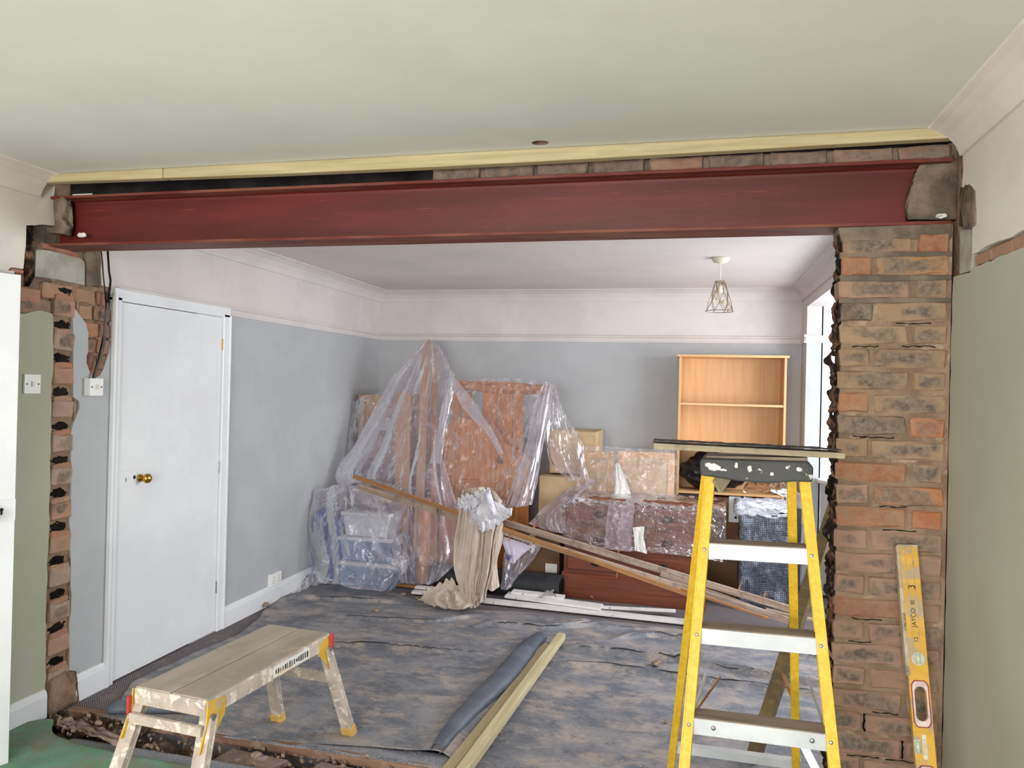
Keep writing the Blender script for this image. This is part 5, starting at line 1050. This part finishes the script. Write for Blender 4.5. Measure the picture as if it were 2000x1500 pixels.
S('polythene_sheet', [[(868, 742, 5.92), (889, 730, 5.92)], [(868, 765, 5.88), (880, 770, 5.88)], [(862, 800, 5.84), (876, 805, 5.84)], [(852, 850, 5.76), (868, 850, 5.76)], [(840, 905, 5.66), (862, 905, 5.66)]], m_plhem, 24, 100, .014, 3, 2, .006, .006, 4, label='narrow milky fold of polythene hanging left of the headboard rail', cat='sheet')
S('polythene_sheet', [[(600, 975, 5.44), (640, 950, 5.42), (690, 945, 5.42), (745, 962, 5.46)], [(588, 1010, 5.38), (640, 1000, 5.30), (700, 1000, 5.28), (762, 1015, 5.36)], [(596, 1060, 5.36), (645, 1060, 5.24), (710, 1065, 5.22), (785, 1070, 5.30)],
                      [(606, 1110, 5.34), (650, 1115, 5.20), (715, 1120, 5.18), (800, 1100, 5.28)], [(598, 1150, 5.30), (640, 1138, 5.16), (700, 1150, 5.13), (762, 1156, 5.22)]], m_pl, 130, 110, .055, 4.5, 1.5, .010, .008, 5, label='polythene sheet draped over the storage boxes in the corner', cat='sheet')
S('polythene_sheet', [[(592, 1125, 5.36), (600, 1120, 5.34), (612, 1122, 5.33)], [(570, 1140, 5.25), (590, 1138, 5.22), (612, 1136, 5.22)], [(548, 1158, 5.05), (575, 1160, 5.08), (600, 1146, 5.14)]], m_plhem, 40, 40, .02, 4, 2, .01, .004, 6, label='tail of polythene spilling over the skirting on the left', cat='sheet')
S('polythene_sheet', [[(688, 785, 6.06), (715, 772, 6.0), (752, 766, 6.0), (775, 770, 6.02)], [(680, 830, 6.02), (715, 830, 5.98), (752, 835, 5.98), (780, 840, 5.98)], [(670, 890, 5.96), (710, 892, 5.92), (750, 895, 5.9), (785, 900, 5.9)], [(662, 940, 5.9), (705, 945, 5.88), (750, 950, 5.86), (790, 955, 5.86)]], m_pl2, 80, 80, .02, 6, 1.4, .012, .004, 7, label='thin film wrapped round the left cardboard stack', cat='sheet')
S('polythene_sheet', [[(884, 742, 5.96), (950, 738, 5.97), (1020, 740, 5.97), (1082, 748, 5.96)], [(880, 770, 5.94), (945, 775, 5.96), (1015, 775, 5.96), (1090, 785, 5.92)], [(868, 850, 5.84), (935, 850, 5.88), (1000, 855, 5.88), (1040, 860, 5.84)], [(860, 920, 5.76), (930, 925, 5.78), (990, 930, 5.78), (1024, 930, 5.76)], [(870, 990, 5.70), (925, 995, 5.70), (975, 1000, 5.70), (1000, 1000, 5.70)]], m_pl2, 120, 120, .02, 8, 1.3, .014, .006, 8, label='thin polythene veil over the pine headboard', cat='sheet')
S('polythene_sheet', [[(1062, 752, 5.94), (1070, 750, 5.93), (1080, 752, 5.94)], [(1042, 800, 5.88), (1056, 800, 5.84), (1074, 802, 5.88)], [(1030, 860, 5.80), (1046, 862, 5.76), (1062, 862, 5.80)], [(1010, 930, 5.70), (1028, 935, 5.66), (1052, 930, 5.70)], [(995, 985, 5.60), (1012, 990, 5.58), (1040, 985, 5.62)]], m_plhem, 50, 120, .035, 4, .8, .012, .005, 9, label='bright gathered fold hanging from the right end of the headboard rail', cat='sheet')
S('polythene_sheet', [[(1072, 750, 5.96), (1078, 750, 5.96), (1083, 752, 5.97)], [(1070, 800, 5.92), (1088, 800, 5.92), (1104, 806, 5.95)], [(1062, 850, 5.90), (1095, 850, 5.90), (1135, 858, 5.93)], [(1075, 905, 5.86), (1110, 905, 5.86), (1142, 900, 5.90)], [(1110, 940, 5.84), (1125, 938, 5.82), (1150, 935, 5.84)]], m_pl2, 90, 110, .035, 6, .9, .014, .005, 10, label='thin polythene falling from the headboard over the cartons', cat='sheet')
S('polythene_sheet', [[(878, 740, 5.84), (888, 738, 5.84)], [(900, 790, 5.80), (922, 778, 5.80)], [(932, 828, 5.76), (950, 822, 5.76)], [(952, 850, 5.74), (965, 845, 5.74)], [(974, 888, 5.70), (984, 886, 5.70)]], m_plhem, 22, 90, .008, 2, 2, .005, .003, 11, label='narrow torn flap of polythene hanging across the headboard', cat='sheet')
S('polythene_sheet', [[(1150, 936, 5.74), (1128, 945, 5.72), (1100, 958, 5.70)], [(1160, 945, 5.66), (1110, 970, 5.62), (1062, 990, 5.62)], [(1100, 990, 5.60), (1075, 1010, 5.58), (1040, 1015, 5.56)], [(1110, 1040, 5.60), (1085, 1040, 5.56), (1030, 1022, 5.54)]], m_pl, 70, 70, .04, 5, 1.2, .014, .006, 13, label='polythene swept sideways off the left end of the chest', cat='sheet')
S('polythene_sheet', [[(1108, 962, 5.95), (1180, 958, 5.97), (1260, 962, 5.96), (1340, 968, 5.94), (1420, 976, 5.92)], [(1096, 972, 5.62), (1180, 978, 5.62), (1260, 982, 5.61), (1340, 988, 5.60), (1418, 990, 5.60)], [(1094, 1010, 5.58), (1180, 1015, 5.58), (1260, 1020, 5.57), (1340, 1025, 5.56), (1418, 1030, 5.57)], [(1098, 1045, 5.58), (1180, 1058, 5.58), (1260, 1064, 5.57), (1340, 1070, 5.56), (1416, 1075, 5.57)], [(1110, 1060, 5.57), (1180, 1074, 5.57), (1262, 1078, 5.56), (1340, 1086, 5.55), (1412, 1098, 5.56)]], m_pl3, 190, 110, .012, 12, 3, .014, .004, 14, label='crinkled clear film over the top and front of the chest', cat='film')
S('polythene_sheet', [[(1190, 982, 5.56), (1215, 984, 5.55), (1240, 986, 5.56)], [(1184, 1020, 5.55), (1212, 1024, 5.54), (1236, 1026, 5.55)], [(1180, 1068, 5.55), (1206, 1074, 5.54), (1232, 1078, 5.55)]], m_pl, 40, 60, .012, 4, 2, .008, .003, 15, label='double layer of film hanging in the middle of the chest front', cat='film')
S('polythene_sheet', [[(1130, 872, 5.98), (1180, 872, 5.97), (1240, 876, 5.95), (1322, 878, 5.94)], [(1128, 910, 5.96), (1180, 915, 5.94), (1245, 915, 5.93), (1322, 915, 5.92)], [(1126, 965, 5.94), (1180, 970, 5.92), (1245, 970, 5.90), (1320, 972, 5.90)]], m_pl2, 110, 70, .010, 4, 1.2, .005, .004, 16, label='clear film stretched over the two framed panels', cat='film')
S('polythene_sheet', [[(1203, 905, 5.90), (1210, 905, 5.89)], [(1202, 935, 5.88), (1222, 930, 5.87)], [(1200, 965, 5.86), (1232, 965, 5.85)]], m_label, 24, 40, .01, 3, 1, .006, .004, 17, label='white paper wedge caught under the film of the framed panels', cat='paper')
S('polythene_sheet', [[(1236, 1030, 5.545), (1258, 1028, 5.54)], [(1238, 1050, 5.54), (1258, 1052, 5.535)], [(1240, 1075, 5.54), (1264, 1082, 5.535)]], m_label, 24, 40, .01, 3, 1, .006, .006, 18, label='white torn label taped on the film of the chest front', cat='paper')
S('polythene_sheet', [[(985, 1055, 5.62), (1020, 1050, 5.6), (1060, 1060, 5.62)], [(982, 1100, 5.52), (1010, 1105, 5.5), (1040, 1095, 5.54)], [(978, 1150, 5.42), (990, 1152, 5.42), (1000, 1140, 5.44)]], m_pl, 40, 60, .03, 4, 1, .01, .006, 19, label='smoky polythene hanging behind the beige cloth over the black roll', cat='sheet')
S('film_scrap', [[(1060, 1160, 5.42), (1072, 1152, 5.42), (1082, 1162, 5.42)], [(1052, 1166, 5.38), (1072, 1162, 5.38), (1090, 1168, 5.38)]], m_plhem, 20, 16, .03, 4, 1, .01, .004, 20, label='scrap of clear film lying on the white skirting pile', cat='film')
# cloths
S('dust_sheet', [[(903, 958, 5.10), (930, 952, 5.10), (960, 955, 5.10), (985, 985, 5.12)], [(896, 1010, 5.10), (925, 1012, 5.08), (950, 1015, 5.08), (976, 1020, 5.10)], [(888, 1060, 5.09), (920, 1065, 5.07), (945, 1068, 5.07), (966, 1060, 5.10)], [(888, 1110, 5.08), (915, 1118, 5.06), (938, 1120, 5.06), (962, 1110, 5.08)],
                 [(900, 1150, 5.08), (915, 1152, 5.06), (932, 1152, 5.06), (952, 1150, 5.08)], [(905, 1176, 5.06), (918, 1186, 5.04), (930, 1186, 5.04), (948, 1170, 5.06)]], m_cloth, 150, 130, .075, 8, .6, .008, .004, 21, thick=.002, label='beige cotton dust sheet hanging from the laths to the floor', cat='cloth')
S('dust_sheet', [[(950, 985, 5.16), (975, 1000, 5.16), (985, 1035, 5.18)], [(950, 1050, 5.15), (968, 1055, 5.15), (982, 1058, 5.17)], [(948, 1100, 5.14), (962, 1105, 5.13), (972, 1100, 5.15)], [(950, 1150, 5.12), (962, 1155, 5.12), (976, 1146, 5.14)]], m_cloth, 50, 90, .03, 3, .8, .006, .004, 22, thick=.002, label='short rear flap of the beige dust sheet', cat='cloth')
S('dust_sheet', [[(852, 1142, 5.16), (875, 1136, 5.16), (900, 1140, 5.14), (925, 1150, 5.12)], [(825, 1160, 5.12), (860, 1152, 5.08), (895, 1156, 5.06), (935, 1160, 5.06)], [(815, 1172, 5.10), (855, 1172, 5.03), (895, 1172, 5.02), (932, 1174, 5.04)], [(845, 1184, 5.05), (868, 1190, 5.02), (895, 1191, 5.01), (925, 1183, 5.03)]], m_cloth, 150, 110, .07, 6, 2.2, .012, .006, 23, thick=.002, label='crumpled end of beige dust sheet lying on the floor', cat='cloth')
S('cotton_cloth', [[(918, 965, 5.06), (936, 955, 5.04), (956, 956, 5.04), (968, 975, 5.06)], [(912, 990, 5.04), (935, 985, 4.99), (962, 985, 5.0), (990, 1000, 5.04)], [(916, 1015, 5.04), (938, 1018, 4.98), (965, 1015, 4.99), (1000, 1010, 5.04)], [(922, 1036, 5.06), (940, 1040, 5.01), (962, 1038, 5.02), (982, 1026, 5.06)]], m_clothw, 110, 100, .075, 5, 2.2, .014, .004, 24, thick=.002, label='stained white cloth bundled over the laths on the dust sheet', cat='cloth')
S('cotton_cloth', [[(897, 972, 5.06), (912, 966, 5.05), (935, 968, 5.05)], [(896, 985, 5.03), (915, 985, 5.0), (938, 982, 5.02)], [(904, 998, 5.05), (918, 1000, 5.03), (934, 996, 5.04)]], m_clothw, 60, 50, .04, 7, 3, .014, .004, 25, thick=.002, label='small grey-lilac rag tucked at the left of the white cloth', cat='cloth')
lc = S('cotton_cloth', [[(975, 1045, 5.22), (1005, 1055, 5.22), (1040, 1068, 5.24)], [(985, 1070, 5.20), (1005, 1078, 5.2), (1025, 1080, 5.22)], [(998, 1098, 5.2), (1002, 1100, 5.2), (1008, 1096, 5.21)]], m_clothl, 50, 50, .012, 4, 1, .005, .003, 26, thick=.002, label='lilac cloth with a blue printed mark hanging below the laths', cat='cloth')
c = at(993, 1088, Y=5.175); mk = MB().tube([c+Vector((.02*math.cos(a), 0, .014*math.sin(a))) for a in np.linspace(.3, 5.2, 16)], .0025, 5)
for dx_ in (-.012, -.002, .008): mk.tube([c+Vector((dx_, 0, -.012)), c+Vector((dx_+.006, 0, .010)), c+Vector((dx_+.008, 0, -.010))], .002, 5)
mk.build('printed_mark', m_ink, lc)
